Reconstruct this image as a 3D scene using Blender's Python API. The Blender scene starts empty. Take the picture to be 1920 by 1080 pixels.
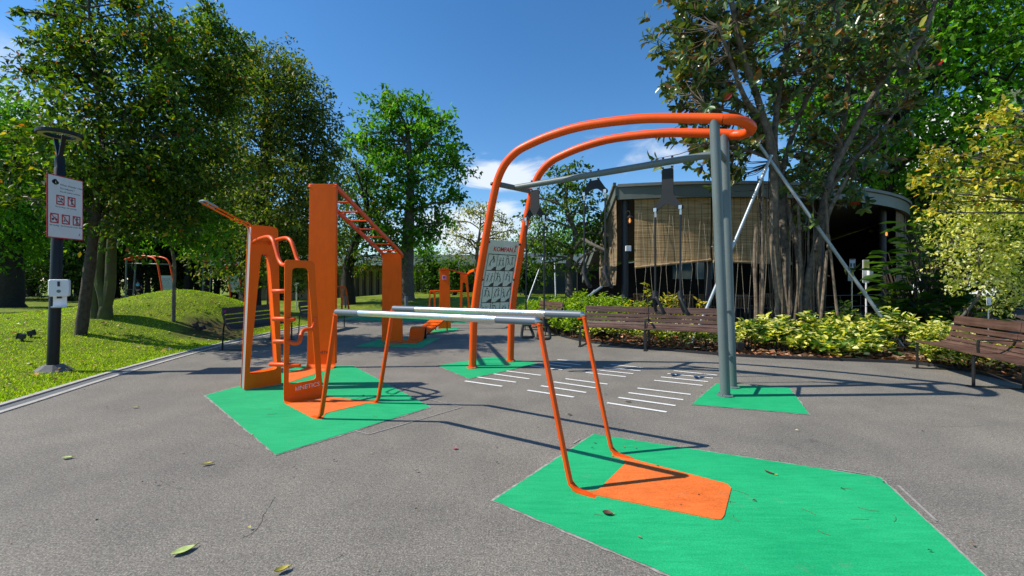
import bpy, bmesh, math, random
import numpy as np
from mathutils import Vector, Matrix

S = bpy.context.scene
COL = S.collection
R = math.radians
F, HZ, H = 820.0, 530.0, 1.4          # focal length in photo pixels, horizon row, eye height

# ---------------------------------------------------------------- camera
cam_d = bpy.data.cameras.new("camera")
cam = bpy.data.objects.new("camera", cam_d)
COL.objects.link(cam)
cam_d.sensor_width = 36.0
cam_d.lens = 36.0 * F / 1920.0
cam_d.shift_y = -(540.0 - HZ) / 1920.0
cam_d.clip_start = 0.05
cam_d.clip_end = 3000
cam.location = (0, 0, H)
cam.rotation_euler = (R(90), 0, 0)
S.camera = cam

# ---------------------------------------------------------------- sky, sun, exposure
SUN_EL, SUN_DIR = R(46.5), Vector((-0.688, -0.042, 0.725)).normalized()
S.view_settings.view_transform = 'Standard'
S.view_settings.look = 'None'
S.view_settings.exposure = 0.35
S.view_settings.gamma = 1.0
S.view_settings.use_curve_mapping = False
W = bpy.data.worlds.new("World")
S.world = W
W.use_nodes = True
wn, wl = W.node_tree.nodes, W.node_tree.links
wn.clear()
out = wn.new('ShaderNodeOutputWorld')
bg = wn.new('ShaderNodeBackground')
sky = wn.new('ShaderNodeTexSky')
sky.sky_type = 'NISHITA'
sky.sun_disc = False
sky.sun_elevation = SUN_EL
sky.sun_rotation = math.atan2(SUN_DIR.x, SUN_DIR.y)
sky.air_density = 1.0
sky.dust_density = 0.1
sky.ozone_density = 3.6
sky.altitude = 30
bg.inputs['Strength'].default_value = 0.132

def wmath(op, a, b=None):
    n = wn.new('ShaderNodeMath'); n.operation = op
    for i, v in enumerate((a, b)):
        if v is None: continue
        if isinstance(v, (int, float)): n.inputs[i].default_value = v
        else: wl.new(v, n.inputs[i])
    return n.outputs[0]

tc = wn.new('ShaderNodeTexCoord')
def cloud_mask(direction, tight, sx, sz, scale, lo, hi, seed):
    """a soft bank of cloud around one compass direction of the sky, broken up by noise"""
    mp = wn.new('ShaderNodeMapping')
    mp.inputs['Location'].default_value = (seed, seed * .7, 0)
    mp.inputs['Scale'].default_value = (scale * sx, scale * sx, scale * sz)
    wl.new(tc.outputs['Generated'], mp.inputs['Vector'])
    no = wn.new('ShaderNodeTexNoise'); no.inputs['Scale'].default_value = 1.0
    no.inputs['Detail'].default_value = 8; no.inputs['Roughness'].default_value = .58
    no.inputs['Distortion'].default_value = .6
    wl.new(mp.outputs[0], no.inputs['Vector'])
    sub = wn.new('ShaderNodeVectorMath'); sub.operation = 'SUBTRACT'
    wl.new(tc.outputs['Generated'], sub.inputs[0]); sub.inputs[1].default_value = Vector(direction).normalized()
    ml = wn.new('ShaderNodeVectorMath'); ml.operation = 'MULTIPLY'
    wl.new(sub.outputs[0], ml.inputs[0]); ml.inputs[1].default_value = (1 / tight[0], 1 / tight[0], 1 / tight[1])
    ln = wn.new('ShaderNodeVectorMath'); ln.operation = 'LENGTH'
    wl.new(ml.outputs[0], ln.inputs[0])
    fall = wmath('MAXIMUM', wmath('SUBTRACT', 1.0, ln.outputs['Value']), 0.0)
    v = wmath('ADD', no.outputs['Fac'], wmath('MULTIPLY', wmath('SUBTRACT', fall, .5), .55))
    mr = wn.new('ShaderNodeMapRange'); mr.interpolation_type = 'SMOOTHSTEP'
    mr.inputs['From Min'].default_value = lo; mr.inputs['From Max'].default_value = hi
    wl.new(v, mr.inputs['Value'])
    return mr.outputs[0]
masks = [cloud_mask((-.03, 1, .245), (.26, .085), 6, 16, 1.0, .50, .72, 3.1),
         cloud_mask((-.10, 1, .11), (.5, .11), 5, 11, 1.0, .44, .70, 9.4),
         cloud_mask((.36, 1, .30), (.32, .10), 5, 14, 1.0, .52, .90, 5.2),
         cloud_mask((-1.1, 1, .36), (.55, .22), 4, 7, 1.0, .47, .95, 1.7)]
m = masks[0]
for k in masks[1:]:
    m = wmath('MAXIMUM', m, k)
m = wmath('MULTIPLY', m, .86)
mix = wn.new('ShaderNodeMix'); mix.data_type = 'RGBA'
wl.new(m, mix.inputs['Factor'])
hs = wn.new('ShaderNodeHueSaturation')
hs.inputs['Saturation'].default_value = 1.24
wl.new(sky.outputs[0], hs.inputs['Color'])
wl.new(hs.outputs[0], mix.inputs['A'])
mix.inputs['B'].default_value = (5.6, 6.0, 6.5, 1)
wl.new(mix.outputs['Result'], bg.inputs['Color'])
wl.new(bg.outputs[0], out.inputs['Surface'])

sd = bpy.data.lights.new("sun", 'SUN')
sd.energy = 4.4
sd.angle = R(0.5)
sd.color = (1.0, .93, .82)
sun = bpy.data.objects.new("sun", sd)
COL.objects.link(sun)
sun.rotation_euler = SUN_DIR.to_track_quat('Z', 'Y').to_euler()
S.cycles.max_bounces = 6
S.cycles.diffuse_bounces = 3
S.cycles.transmission_bounces = 3
S.cycles.transparent_max_bounces = 4
S.cycles.caustics_reflective = False
S.cycles.caustics_refractive = False
S.cycles.use_denoising = True

# ---------------------------------------------------------------- photo pixel -> place
def P(x, y, d): return Vector(((x - 960) / F * d, d, H + (HZ - y) / F * d))
def G(x, y, z=0.0):
    d = (H - z) * F / (y - HZ)
    return Vector(((x - 960) / F * d, d, z))

def sstep(a, b, v):
    t = np.clip((v - a) / (b - a), 0, 1)
    return t * t * (3 - 2 * t)

KERB_PTS = [(-4.9, -6), (-5.0, 2), (-5.45, 4.6), (-5.95, 6.8), (-6.3, 9.0), (-6.42, 10.6), (-6.45, 13.5), (-6.2, 17), (-5.6, 22)]
KY = np.array([p[1] for p in KERB_PTS]); KX = np.array([p[0] for p in KERB_PTS])
BED_PTS = [(5.9, -6), (6.35, 2), (6.75, 4.6), (7.05, 6.2), (7.15, 6.9), (6.9, 7.45), (6.3, 7.7), (5.3, 7.95), (4.2, 8.3), (3.2, 8.95), (2.2, 9.75), (1.6, 10.5),
           (1.15, 11.8), (.75, 14), (.75, 17), (1.0, 22)]

def smooth_poly(pts, n=8, closed=False):
    pts = [Vector(p) for p in pts]
    res = []
    N = len(pts)
    rng = range(N if closed else N - 1)
    for i in rng:
        if closed: p0, p1, p2, p3 = pts[i - 1], pts[i], pts[(i + 1) % N], pts[(i + 2) % N]
        else: p0, p1, p2, p3 = pts[max(i - 1, 0)], pts[i], pts[i + 1], pts[min(i + 2, N - 1)]
        for k in range(n):
            t = k / n
            res.append(.5 * ((2 * p1) + (p2 - p0) * t + (2 * p0 - 5 * p1 + 4 * p2 - p3) * t * t + (3 * p1 - p0 - 3 * p2 + p3) * t ** 3))
    if not closed: res.append(pts[-1])
    return res

KERB = smooth_poly(KERB_PTS, 8)
BED = smooth_poly(BED_PTS, 8)
KYs = np.array([p.y for p in KERB]); KXs = np.array([p.x for p in KERB])
PLAZA = [tuple(p) for p in KERB] + [tuple(p) for p in reversed(BED)]
PA = np.array(PLAZA)

def inside(poly, x, y):
    x = np.asarray(x, float); y = np.asarray(y, float)
    r = np.zeros(x.shape, bool)
    n = len(poly)
    for i in range(n):
        x1, y1 = poly[i]; x2, y2 = poly[(i + 1) % n]
        if y1 == y2: continue
        c = ((y1 > y) != (y2 > y)) & (x < (x2 - x1) * (y - y1) / (y2 - y1) + x1)
        r ^= c
    return r

def hz(x, y):
    """height of the lawn"""
    x = np.asarray(x, float); y = np.asarray(y, float)
    s = np.interp(y, KYs, KXs) - .3 - x
    near = 1 - sstep(14, 24, y)
    z = .34 * sstep(0, 4.5, s) * near
    z = z + .86 * np.exp(-((x + 9.4) / 2.1) ** 2 - ((y - 13.0) / 2.3) ** 2) * sstep(0, 1.6, s)
    z = z + .22 * np.exp(-((x + 12.5) / 3.2) ** 2 - ((y - 12.0) / 2.5) ** 2)
    z = z - .15 * sstep(20, 32, y) * sstep(2, 8, s)
    back = sstep(20.5, 26, y) * sstep(-24, -12, x)
    z = z + .55 * back * sstep(-16, -9, x)
    z = z + .02 * np.sin(x * 1.7 + y * .6) * np.cos(y * 1.3) * sstep(.2, 1.5, s)
    return z

def T(x, y):
    """photo pixel -> point on the lawn"""
    for d in np.arange(4, 120, .04):
        p = P(x, y, d)
        if p.z <= float(hz(p.x, p.y)): return Vector((p.x, p.y, float(hz(p.x, p.y))))
    return P(x, y, 60)

# ---------------------------------------------------------------- materials
def mat(name, col, rough=.55, metal=0., var=0., vscale=6., col2=None, bump=0., bscale=60., spec=.5, detail=4., coat=0.):
    m = bpy.data.materials.new(name); m.use_nodes = True
    nt = m.node_tree; n, l = nt.nodes, nt.links
    b = n['Principled BSDF']
    b.inputs['Roughness'].default_value = rough
    b.inputs['Metallic'].default_value = metal
    b.inputs['Specular IOR Level'].default_value = spec
    b.inputs['Coat Weight'].default_value = coat
    c = (*col, 1)
    b.inputs['Base Color'].default_value = c
    t = n.new('ShaderNodeTexCoord')
    if var or col2:
        no = n.new('ShaderNodeTexNoise'); no.inputs['Scale'].default_value = vscale; no.inputs['Detail'].default_value = detail
        no.inputs['Roughness'].default_value = .6
        l.new(t.outputs['Object'], no.inputs['Vector'])
        rp = n.new('ShaderNodeValToRGB')
        rp.color_ramp.elements[0].position = .32; rp.color_ramp.elements[1].position = .68
        if col2:
            rp.color_ramp.elements[0].color = c; rp.color_ramp.elements[1].color = (*col2, 1)
        else:
            rp.color_ramp.elements[0].color = (*[v * (1 - var) for v in col], 1); rp.color_ramp.elements[1].color = (*[min(1, v * (1 + var)) for v in col], 1)
        l.new(no.outputs['Fac'], rp.inputs['Fac']); l.new(rp.outputs[0], b.inputs['Base Color'])
    if bump:
        nb = n.new('ShaderNodeTexNoise'); nb.inputs['Scale'].default_value = bscale; nb.inputs['Detail'].default_value = 5
        l.new(t.outputs['Object'], nb.inputs['Vector'])
        bp = n.new('ShaderNodeBump'); bp.inputs['Strength'].default_value = bump; bp.inputs['Distance'].default_value = .01
        l.new(nb.outputs['Fac'], bp.inputs['Height']); l.new(bp.outputs[0], b.inputs['Normal'])
    return m

def node(m, typ, **kw):
    n = m.node_tree.nodes.new(typ)
    for k, v in kw.items():
        if hasattr(n, k): setattr(n, k, v)
        else: n.inputs[k].default_value = v
    return n

def leaf_mat(name, rough=.48, trans=.42, gain=(1.8, 1.9, .40), spec=.28):
    m = bpy.data.materials.new(name); m.use_nodes = True
    nt = m.node_tree; n, l = nt.nodes, nt.links
    b = n['Principled BSDF']; b.inputs['Roughness'].default_value = rough; b.inputs['Specular IOR Level'].default_value = spec
    at = n.new('ShaderNodeAttribute'); at.attribute_name = 'tint'
    l.new(at.outputs['Color'], b.inputs['Base Color'])
    tr = n.new('ShaderNodeBsdfTranslucent')
    mu = n.new('ShaderNodeMix'); mu.data_type = 'RGBA'; mu.blend_type = 'MULTIPLY'; mu.inputs['Factor'].default_value = 1
    l.new(at.outputs['Color'], mu.inputs['A']); mu.inputs['B'].default_value = (*gain, 1)
    l.new(mu.outputs['Result'], tr.inputs['Color'])
    mx = n.new('ShaderNodeMixShader'); mx.inputs[0].default_value = trans
    l.new(b.outputs[0], mx.inputs[1]); l.new(tr.outputs[0], mx.inputs[2])
    l.new(mx.outputs[0], n['Material Output'].inputs['Surface'])
    return m

def asphalt_mat():
    m = mat('asphalt', (.17, .16, .15), .88, spec=.3)
    n, l = m.node_tree.nodes, m.node_tree.links
    b = n['Principled BSDF']; t = n['Texture Coordinate']
    def noise(sc, det=3., ro=.6):
        q = node(m, 'ShaderNodeTexNoise', Scale=sc, Detail=det, Roughness=ro); l.new(t.outputs['Object'], q.inputs['Vector']); return q
    fine = noise(105, 3., .8); mid = noise(24, 3.); big = noise(.42, 5., .62); patch = noise(1.7, 6., .65)
    vor = node(m, 'ShaderNodeTexVoronoi', Scale=150.0); l.new(t.outputs['Object'], vor.inputs['Vector'])
    r1 = node(m, 'ShaderNodeValToRGB'); e = r1.color_ramp.elements
    e[0].position = .34; e[0].color = (.095, .086, .072, 1); e[1].position = .68; e[1].color = (.455, .425, .365, 1)
    mm = e.new(.52) if hasattr(e, 'new') else None
    mm.color = (.232, .217, .190, 1)
    l.new(fine.outputs['Fac'], r1.inputs['Fac'])
    r2 = node(m, 'ShaderNodeValToRGB'); e = r2.color_ramp.elements
    e[0].position = .34; e[0].color = (.86, .86, .865, 1); e[1].position = .66; e[1].color = (1.09, 1.08, 1.05, 1)
    l.new(big.outputs['Fac'], r2.inputs['Fac'])
    r3 = node(m, 'ShaderNodeValToRGB'); e = r3.color_ramp.elements
    e[0].position = .30; e[0].color = (.88, .88, .88, 1); e[1].position = .62; e[1].color = (1.06, 1.05, 1.04, 1)
    l.new(patch.outputs['Fac'], r3.inputs['Fac'])
    stn = noise(.95, 6., .72); r5 = node(m, 'ShaderNodeValToRGB'); e = r5.color_ramp.elements
    e[0].position = .30; e[0].color = (.72, .72, .73, 1); e[1].position = .37; e[1].color = (1, 1, 1, 1)
    l.new(stn.outputs['Fac'], r5.inputs['Fac'])
    mid2_ = noise(34, 2., .7); r6 = node(m, 'ShaderNodeValToRGB'); e = r6.color_ramp.elements
    e[0].position = .33; e[0].color = (.80, .80, .80, 1); e[1].position = .67; e[1].color = (1.15, 1.14, 1.12, 1)
    l.new(mid2_.outputs['Fac'], r6.inputs['Fac'])
    r4 = node(m, 'ShaderNodeValToRGB'); e = r4.color_ramp.elements
    e[0].position = .0; e[0].color = (1.35, 1.33, 1.28, 1); e[1].position = .45; e[1].color = (.88, .88, .88, 1)
    l.new(vor.outputs['Distance'], r4.inputs['Fac'])
    cur = r1.outputs[0]
    for q in (r2, r3, r4, r5, r6):
        x = node(m, 'ShaderNodeMix', data_type='RGBA', blend_type='MULTIPLY'); x.inputs['Factor'].default_value = 1
        l.new(cur, x.inputs['A']); l.new(q.outputs[0], x.inputs['B']); cur = x.outputs['Result']
    l.new(cur, b.inputs['Base Color'])
    fb = noise(190, 2., .6)
    bp = node(m, 'ShaderNodeBump', Strength=.5, Distance=.003); l.new(fb.outputs['Fac'], bp.inputs['Height']); l.new(bp.outputs[0], b.inputs['Normal'])
    return m

def paint_mat(name, col, wear=.10):
    """flat coating rolled on asphalt: slight mottling, fine grain, scuffs"""
    m = mat(name, col, .72, spec=.35)
    n, l = m.node_tree.nodes, m.node_tree.links
    b = n['Principled BSDF']; t = n['Texture Coordinate']
    a = node(m, 'ShaderNodeTexNoise', Scale=1.6, Detail=7., Roughness=.62); l.new(t.outputs['Object'], a.inputs['Vector'])
    mp = node(m, 'ShaderNodeMapping'); mp.inputs['Scale'].default_value = (3, 26, 1); mp.inputs['Rotation'].default_value = (0, 0, .6)
    l.new(t.outputs['Object'], mp.inputs['Vector'])
    s = node(m, 'ShaderNodeTexNoise', Scale=1.3, Detail=4., Roughness=.6); l.new(mp.outputs[0], s.inputs['Vector'])
    mul = node(m, 'ShaderNodeMath', operation='ADD'); l.new(a.outputs['Fac'], mul.inputs[0]); l.new(s.outputs['Fac'], mul.inputs[1])
    rp = node(m, 'ShaderNodeValToRGB'); e = rp.color_ramp.elements
    e[0].position = .38; e[1].position = .64
    e[0].color = (*[c * (1 - wear * 1.6) for c in col], 1)
    e[1].color = (*[min(1, c * (1 + wear) + .012) for c in col], 1)
    dv = node(m, 'ShaderNodeMath', operation='MULTIPLY'); dv.inputs[1].default_value = .5
    l.new(mul.outputs[0], dv.inputs[0]); l.new(dv.outputs[0], rp.inputs['Fac']); l.new(rp.outputs[0], b.inputs['Base Color'])
    f = node(m, 'ShaderNodeTexNoise', Scale=120., Detail=3.); l.new(t.outputs['Object'], f.inputs['Vector'])
    r7 = node(m, 'ShaderNodeValToRGB'); e = r7.color_ramp.elements
    e[0].position = .32; e[0].color = (.80, .80, .80, 1); e[1].position = .66; e[1].color = (1.12, 1.12, 1.12, 1); l.new(f.outputs['Fac'], r7.inputs['Fac'])
    dn = node(m, 'ShaderNodeTexNoise', Scale=4.5, Detail=8., Roughness=.75); l.new(t.outputs['Object'], dn.inputs['Vector'])
    r8 = node(m, 'ShaderNodeValToRGB'); e = r8.color_ramp.elements
    e[0].position = .60; e[0].color = (0, 0, 0, 1); e[1].position = .80; e[1].color = (.5, .5, .5, 1); l.new(dn.outputs['Fac'], r8.inputs['Fac'])
    x = node(m, 'ShaderNodeMix', data_type='RGBA', blend_type='MULTIPLY'); x.inputs['Factor'].default_value = 1
    l.new(rp.outputs[0], x.inputs['A']); l.new(r7.outputs[0], x.inputs['B'])
    y = node(m, 'ShaderNodeMix', data_type='RGBA'); l.new(r8.outputs[0], y.inputs['Factor']); l.new(x.outputs['Result'], y.inputs['A']); y.inputs['B'].default_value = (.22, .24, .18, 1)
    l.new(y.outputs['Result'], b.inputs['Base Color'])
    bp = node(m, 'ShaderNodeBump', Strength=.3, Distance=.004); l.new(f.outputs['Fac'], bp.inputs['Height']); l.new(bp.outputs[0], b.inputs['Normal'])
    return m

def lawn_mat():
    m = mat('lawn_turf', (.1, .16, .02), .9, spec=.2)
    n, l = m.node_tree.nodes, m.node_tree.links
    b = n['Principled BSDF']; t = n['Texture Coordinate']
    a = node(m, 'ShaderNodeTexNoise', Scale=1.1, Detail=8., Roughness=.68); l.new(t.outputs['Object'], a.inputs['Vector'])
    c = node(m, 'ShaderNodeTexNoise', Scale=26., Detail=5., Roughness=.7); l.new(t.outputs['Object'], c.inputs['Vector'])
    rp = node(m, 'ShaderNodeValToRGB'); e = rp.color_ramp.elements
    e[0].position = .36; e[0].color = (.11, .18, .010, 1); e[1].position = .66; e[1].color = (.29, .35, .03, 1)
    l.new(a.outputs['Fac'], rp.inputs['Fac'])
    r2 = node(m, 'ShaderNodeValToRGB'); e = r2.color_ramp.elements
    e[0].position = .3; e[0].color = (.35, .38, .35, 1); e[1].position = .7; e[1].color = (1.35, 1.3, 1.2, 1)
    l.new(c.outputs['Fac'], r2.inputs['Fac'])
    x = node(m, 'ShaderNodeMix', data_type='RGBA', blend_type='MULTIPLY'); x.inputs['Factor'].default_value = 1
    l.new(rp.outputs[0], x.inputs['A']); l.new(r2.outputs[0], x.inputs['B'])
    # bare earth worn into the foot of the mound
    sub = node(m, 'ShaderNodeVectorMath', operation='SUBTRACT'); l.new(t.outputs['Object'], sub.inputs[0]); sub.inputs[1].default_value = (-7.5, 11.1, .5)
    ml = node(m, 'ShaderNodeVectorMath', operation='MULTIPLY'); l.new(sub.outputs[0], ml.inputs[0]); ml.inputs[1].default_value = (1.1, .95, .5)
    ln = node(m, 'ShaderNodeVectorMath', operation='LENGTH'); l.new(ml.outputs[0], ln.inputs[0])
    ad = node(m, 'ShaderNodeMath', operation='ADD'); l.new(ln.outputs['Value'], ad.inputs[0]); l.new(a.outputs['Fac'], ad.inputs[1])
    mr = node(m, 'ShaderNodeMapRange'); mr.inputs['From Min'].default_value = 1.0; mr.inputs['From Max'].default_value = 1.45
    mr.inputs['To Min'].default_value = .85; mr.inputs['To Max'].default_value = 0.; l.new(ad.outputs[0], mr.inputs['Value'])
    y = node(m, 'ShaderNodeMix', data_type='RGBA'); l.new(mr.outputs[0], y.inputs['Factor']); l.new(x.outputs['Result'], y.inputs['A']); y.inputs['B'].default_value = (.10, .068, .03, 1)
    l.new(y.outputs['Result'], b.inputs['Base Color'])
    bp = node(m, 'ShaderNodeBump', Strength=.9, Distance=.04); l.new(c.outputs['Fac'], bp.inputs['Height']); l.new(bp.outputs[0], b.inputs['Normal'])
    return m

def slat_mat(name, col, col2, axis_scale=(1, 1, 1), rough=.6):
    """wood with the grain run along one axis"""
    m = mat(name, col, rough)
    n, l = m.node_tree.nodes, m.node_tree.links
    t = n['Texture Coordinate']
    mp = node(m, 'ShaderNodeMapping'); mp.inputs['Scale'].default_value = axis_scale; l.new(t.outputs['Object'], mp.inputs['Vector'])
    a = node(m, 'ShaderNodeTexNoise', Scale=1., Detail=6., Roughness=.65); l.new(mp.outputs[0], a.inputs['Vector'])
    rp = node(m, 'ShaderNodeValToRGB'); e = rp.color_ramp.elements
    e[0].position = .35; e[0].color = (*col, 1); e[1].position = .68; e[1].color = (*col2, 1)
    l.new(a.outputs['Fac'], rp.inputs['Fac']); l.new(rp.outputs[0], n['Principled BSDF'].inputs['Base Color'])
    return m

def reed_mat(name, a_, b_):
    """bamboo blind: thin horizontal reeds with vertical stitching"""
    m = mat(name, a_, .8, spec=.2)
    n, l = m.node_tree.nodes, m.node_tree.links
    t = n['Texture Coordinate']
    mp = node(m, 'ShaderNodeMapping'); mp.inputs['Scale'].default_value = (.9, .9, 42); l.new(t.outputs['Object'], mp.inputs['Vector'])
    no = node(m, 'ShaderNodeTexNoise', Scale=1., Detail=3., Roughness=.7); l.new(mp.outputs[0], no.inputs['Vector'])
    rp = node(m, 'ShaderNodeValToRGB'); e = rp.color_ramp.elements
    e[0].position = .36; e[0].color = (*a_, 1); e[1].position = .66; e[1].color = (*b_, 1)
    l.new(no.outputs['Fac'], rp.inputs['Fac'])
    wv = node(m, 'ShaderNodeTexWave', Scale=1.5, Distortion=.4); wv.bands_direction = 'X'; l.new(t.outputs['Object'], wv.inputs['Vector'])
    r2 = node(m, 'ShaderNodeValToRGB'); e = r2.color_ramp.elements
    e[0].position = .0; e[0].color = (.55, .55, .55, 1); e[1].position = .06; e[1].color = (1, 1, 1, 1)
    l.new(wv.outputs['Fac'], r2.inputs['Fac'])
    x = node(m, 'ShaderNodeMix', data_type='RGBA', blend_type='MULTIPLY'); x.inputs['Factor'].default_value = 1
    l.new(rp.outputs[0], x.inputs['A']); l.new(r2.outputs[0], x.inputs['B']); l.new(x.outputs['Result'], n['Principled BSDF'].inputs['Base Color'])
    bp = node(m, 'ShaderNodeBump', Strength=.5, Distance=.01); l.new(no.outputs['Fac'], bp.inputs['Height']); l.new(bp.outputs[0], n['Principled BSDF'].inputs['Normal'])
    return m

def emit_mat(name, col, s):
    m = mat(name, col); b = m.node_tree.nodes['Principled BSDF']
    b.inputs['Emission Color'].default_value = (*col, 1); b.inputs['Emission Strength'].default_value = s
    return m

M = {}
M['asphalt'] = asphalt_mat()
M['green'] = paint_mat('green_coating', (.006, .42, .150))
M['orange_ground'] = paint_mat('orange_coating', (.80, .165, .022), .06)
M['old_line'] = mat('worn_sealant', (.36, .34, .31), .9, col2=(.24, .23, .21), vscale=30)
M['edge'] = mat('chalky_edge', (.42, .40, .36), .9, col2=(.20, .19, .17), vscale=24)
M['white_line'] = mat('white_line_paint', (.46, .44, .40), .75, col2=(.80, .80, .77), vscale=42)
M['white_line'].node_tree.nodes['Color Ramp'].color_ramp.elements[0].position = .30
M['white_line'].node_tree.nodes['Color Ramp'].color_ramp.elements[1].position = .44
M['lawn'] = lawn_mat()
M['concrete'] = mat('kerb_concrete', (.50, .47, .41), .85, col2=(.36, .34, .30), vscale=9, bump=.2)
M['drain'] = mat('drain_granite', (.16, .17, .175), .8, col2=(.10, .11, .115), vscale=30, bump=.25)
M['soil'] = mat('bed_soil', (.075, .045, .026), .95, col2=(.035, .022, .014), vscale=18, bump=.8, bscale=25)
M['black_edge'] = mat('black_edging', (.02, .02, .022), .7)
M['orange'] = mat('orange_powder_coat', (.85, .092, .002), .38, var=.05, vscale=3, spec=.35)
M['orange_sheet'] = mat('orange_sheet_steel', (.92, .125, .001), .45, var=.07, vscale=2.2, spec=.2, bump=.03, bscale=9)
M['orange_far'] = mat('orange_far_steel', (.62, .10, .012), .5, var=.06)
M['grey_steel'] = mat('grey_painted_steel', (.125, .16, .165), .42, var=.06, vscale=4)
M['grey_core'] = mat('pale_grey_core', (.27, .31, .31), .5, var=.06, vscale=3)
M['alu'] = mat('brushed_aluminium', (.72, .73, .70), .30, metal=1., var=.06, vscale=20)
M['bar_grey'] = mat('slate_bar_sleeve', (.135, .165, .20), .4)
M['yoke'] = mat('anthracite_panel', (.022, .025, .029), .6, var=.08, spec=.25)
M['zinc'] = mat('zinc_bracket', (.62, .62, .60), .35, metal=1., var=.08)
M['rubber'] = mat('black_rubber', (.014, .016, .018), .6, bump=.15, spec=.3)
M['black'] = mat('black_metal', (.014, .015, .017), .45)
M['lamp_paint'] = mat('dark_grey_lamp_paint', (.009, .011, .013), .45, var=.1, spec=.3)
M['footing'] = mat('grey_footing', (.19, .19, .18), .85, col2=(.12, .12, .115), vscale=9, bump=.2)
M['lamp_glass'] = mat('lamp_lens', (.42, .42, .38), .3)
M['panel_grey'] = mat('sign_sheet', (.66, .68, .61), .35, col2=(.54, .59, .46), vscale=3)
M['sign_white'] = mat('sign_white', (.66, .69, .69), .4, var=.04)
M['sign_red'] = mat('sign_red', (.50, .012, .025), .5)
M['logo_red'] = mat('logo_red', (.55, .02, .02), .5)
M['ink'] = mat('sign_ink', (.02, .022, .035), .6)
M['ink_grey'] = mat('grid_ink', (.035, .038, .04), .6)
M['white_plastic'] = mat('white_plastic', (.74, .76, .80), .35, var=.03)
M['wood'] = slat_mat('bench_hardwood', (.058, .026, .018), (.15, .085, .062), (2.2, 2.2, 34), .5)
M['wood_dark'] = slat_mat('dark_bench_wood', (.022, .016, .013), (.050, .038, .030), (2, 2, 30), .55)
M['roof_metal'] = mat('roof_fascia', (.125, .145, .125), .5, var=.08, vscale=2)
M['roof_sheet'] = mat('roof_sheet', (.16, .17, .16), .6, var=.1)
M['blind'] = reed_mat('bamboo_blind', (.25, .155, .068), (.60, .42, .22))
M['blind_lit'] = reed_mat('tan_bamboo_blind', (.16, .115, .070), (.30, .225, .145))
M['blind_wood'] = mat('blind_rail', (.36, .25, .13), .6, var=.2, vscale=8)
M['cord'] = mat('cotton_cord', (.45, .41, .32), .8)
M['column'] = mat('charcoal_column', (.030, .034, .040), .5, var=.1)
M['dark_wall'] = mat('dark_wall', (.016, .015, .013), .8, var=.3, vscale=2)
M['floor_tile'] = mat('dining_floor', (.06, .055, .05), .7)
M['glass_blue'] = mat('blue_glazing', (.05, .14, .22), .1, col2=(.10, .26, .36), vscale=1.2)
M['table_wood'] = mat('orange_table_wood', (.26, .10, .035), .5, var=.2)
M['chair_wood'] = mat('tan_chair_shell', (.22, .13, .06), .5, var=.1)
M['chair_grey'] = mat('grey_slat_chair', (.36, .34, .30), .5)
M['flame'] = emit_mat('warm_bulb', (1.0, .36, .08), .9)
M['galv'] = mat('galvanised_pipe', (.34, .39, .42), .42, metal=.35, var=.12, vscale=12)
M['bark'] = mat('brown_bark', (.085, .065, .045), .9, col2=(.035, .027, .019), vscale=14, bump=.8, bscale=22)
M['bark_moss'] = mat('mossy_bark', (.075, .062, .040), .9, col2=(.085, .110, .020), vscale=7, bump=.8, bscale=20)
M['bark_grey'] = mat('grey_bark', (.17, .15, .12), .9, col2=(.075, .065, .052), vscale=10, bump=.7, bscale=18)
M['bark_ficus'] = mat('fig_bark', (.20, .165, .12), .85, col2=(.06, .046, .034), vscale=9, bump=.7, bscale=22)
M['bark_dark'] = mat('dark_bark', (.032, .026, .020), .9, col2=(.014, .012, .010), vscale=8, bump=.6, bscale=14)
M['root'] = mat('aerial_root_bark', (.24, .185, .13), .85, col2=(.09, .066, .045), vscale=12)
M['root_dark'] = mat('dark_root_bark', (.10, .075, .052), .9, col2=(.045, .034, .025), vscale=12)
M['leaf'] = leaf_mat('leaf_soft')
M['leaf_gloss'] = leaf_mat('leaf_glossy', .30, .25, (1.5, 1.3, .5), .5)
M['leaf_bright'] = leaf_mat('leaf_bright', .5, .42, (1.5, 1.6, .42))
M['litter'] = leaf_mat('dry_leaf', .7, .1, (1.2, 1, .6))
M['house_white'] = mat('white_render', (.62, .63, .62), .8, var=.05)
M['house_glass'] = mat('window_glass', (.05, .07, .09), .15)
M['tan_wall'] = mat('tan_wall', (.30, .23, .12), .8, var=.1)
M['fin'] = mat('dark_timber_fin', (.05, .032, .018), .7)
M['white_roof'] = mat('pale_metal_roof', (.58, .60, .60), .5, var=.04)
M['fence_white'] = mat('white_fence_paint', (.55, .56, .54), .6)
M['panel_dim'] = mat('dull_rail', (.20, .20, .19), .6)
M['magenta'] = mat('magenta_sticker', (.42, .03, .28), .5)
M['green_box'] = mat('dark_green_box', (.02, .045, .03), .5)
M['skin'] = mat('skin', (.42, .25, .17), .6)
M['shirt'] = mat('black_shirt', (.018, .018, .020), .9)
M['sleeve'] = mat('white_sleeve', (.6, .62, .65), .85)
M['hair'] = mat('black_hair', (.01, .009, .009), .6)
M['bag_blue'] = mat('light_blue_bag', (.13, .45, .75), .6)
M['yellow_card'] = mat('yellow_card', (.55, .55, .16), .6)

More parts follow.
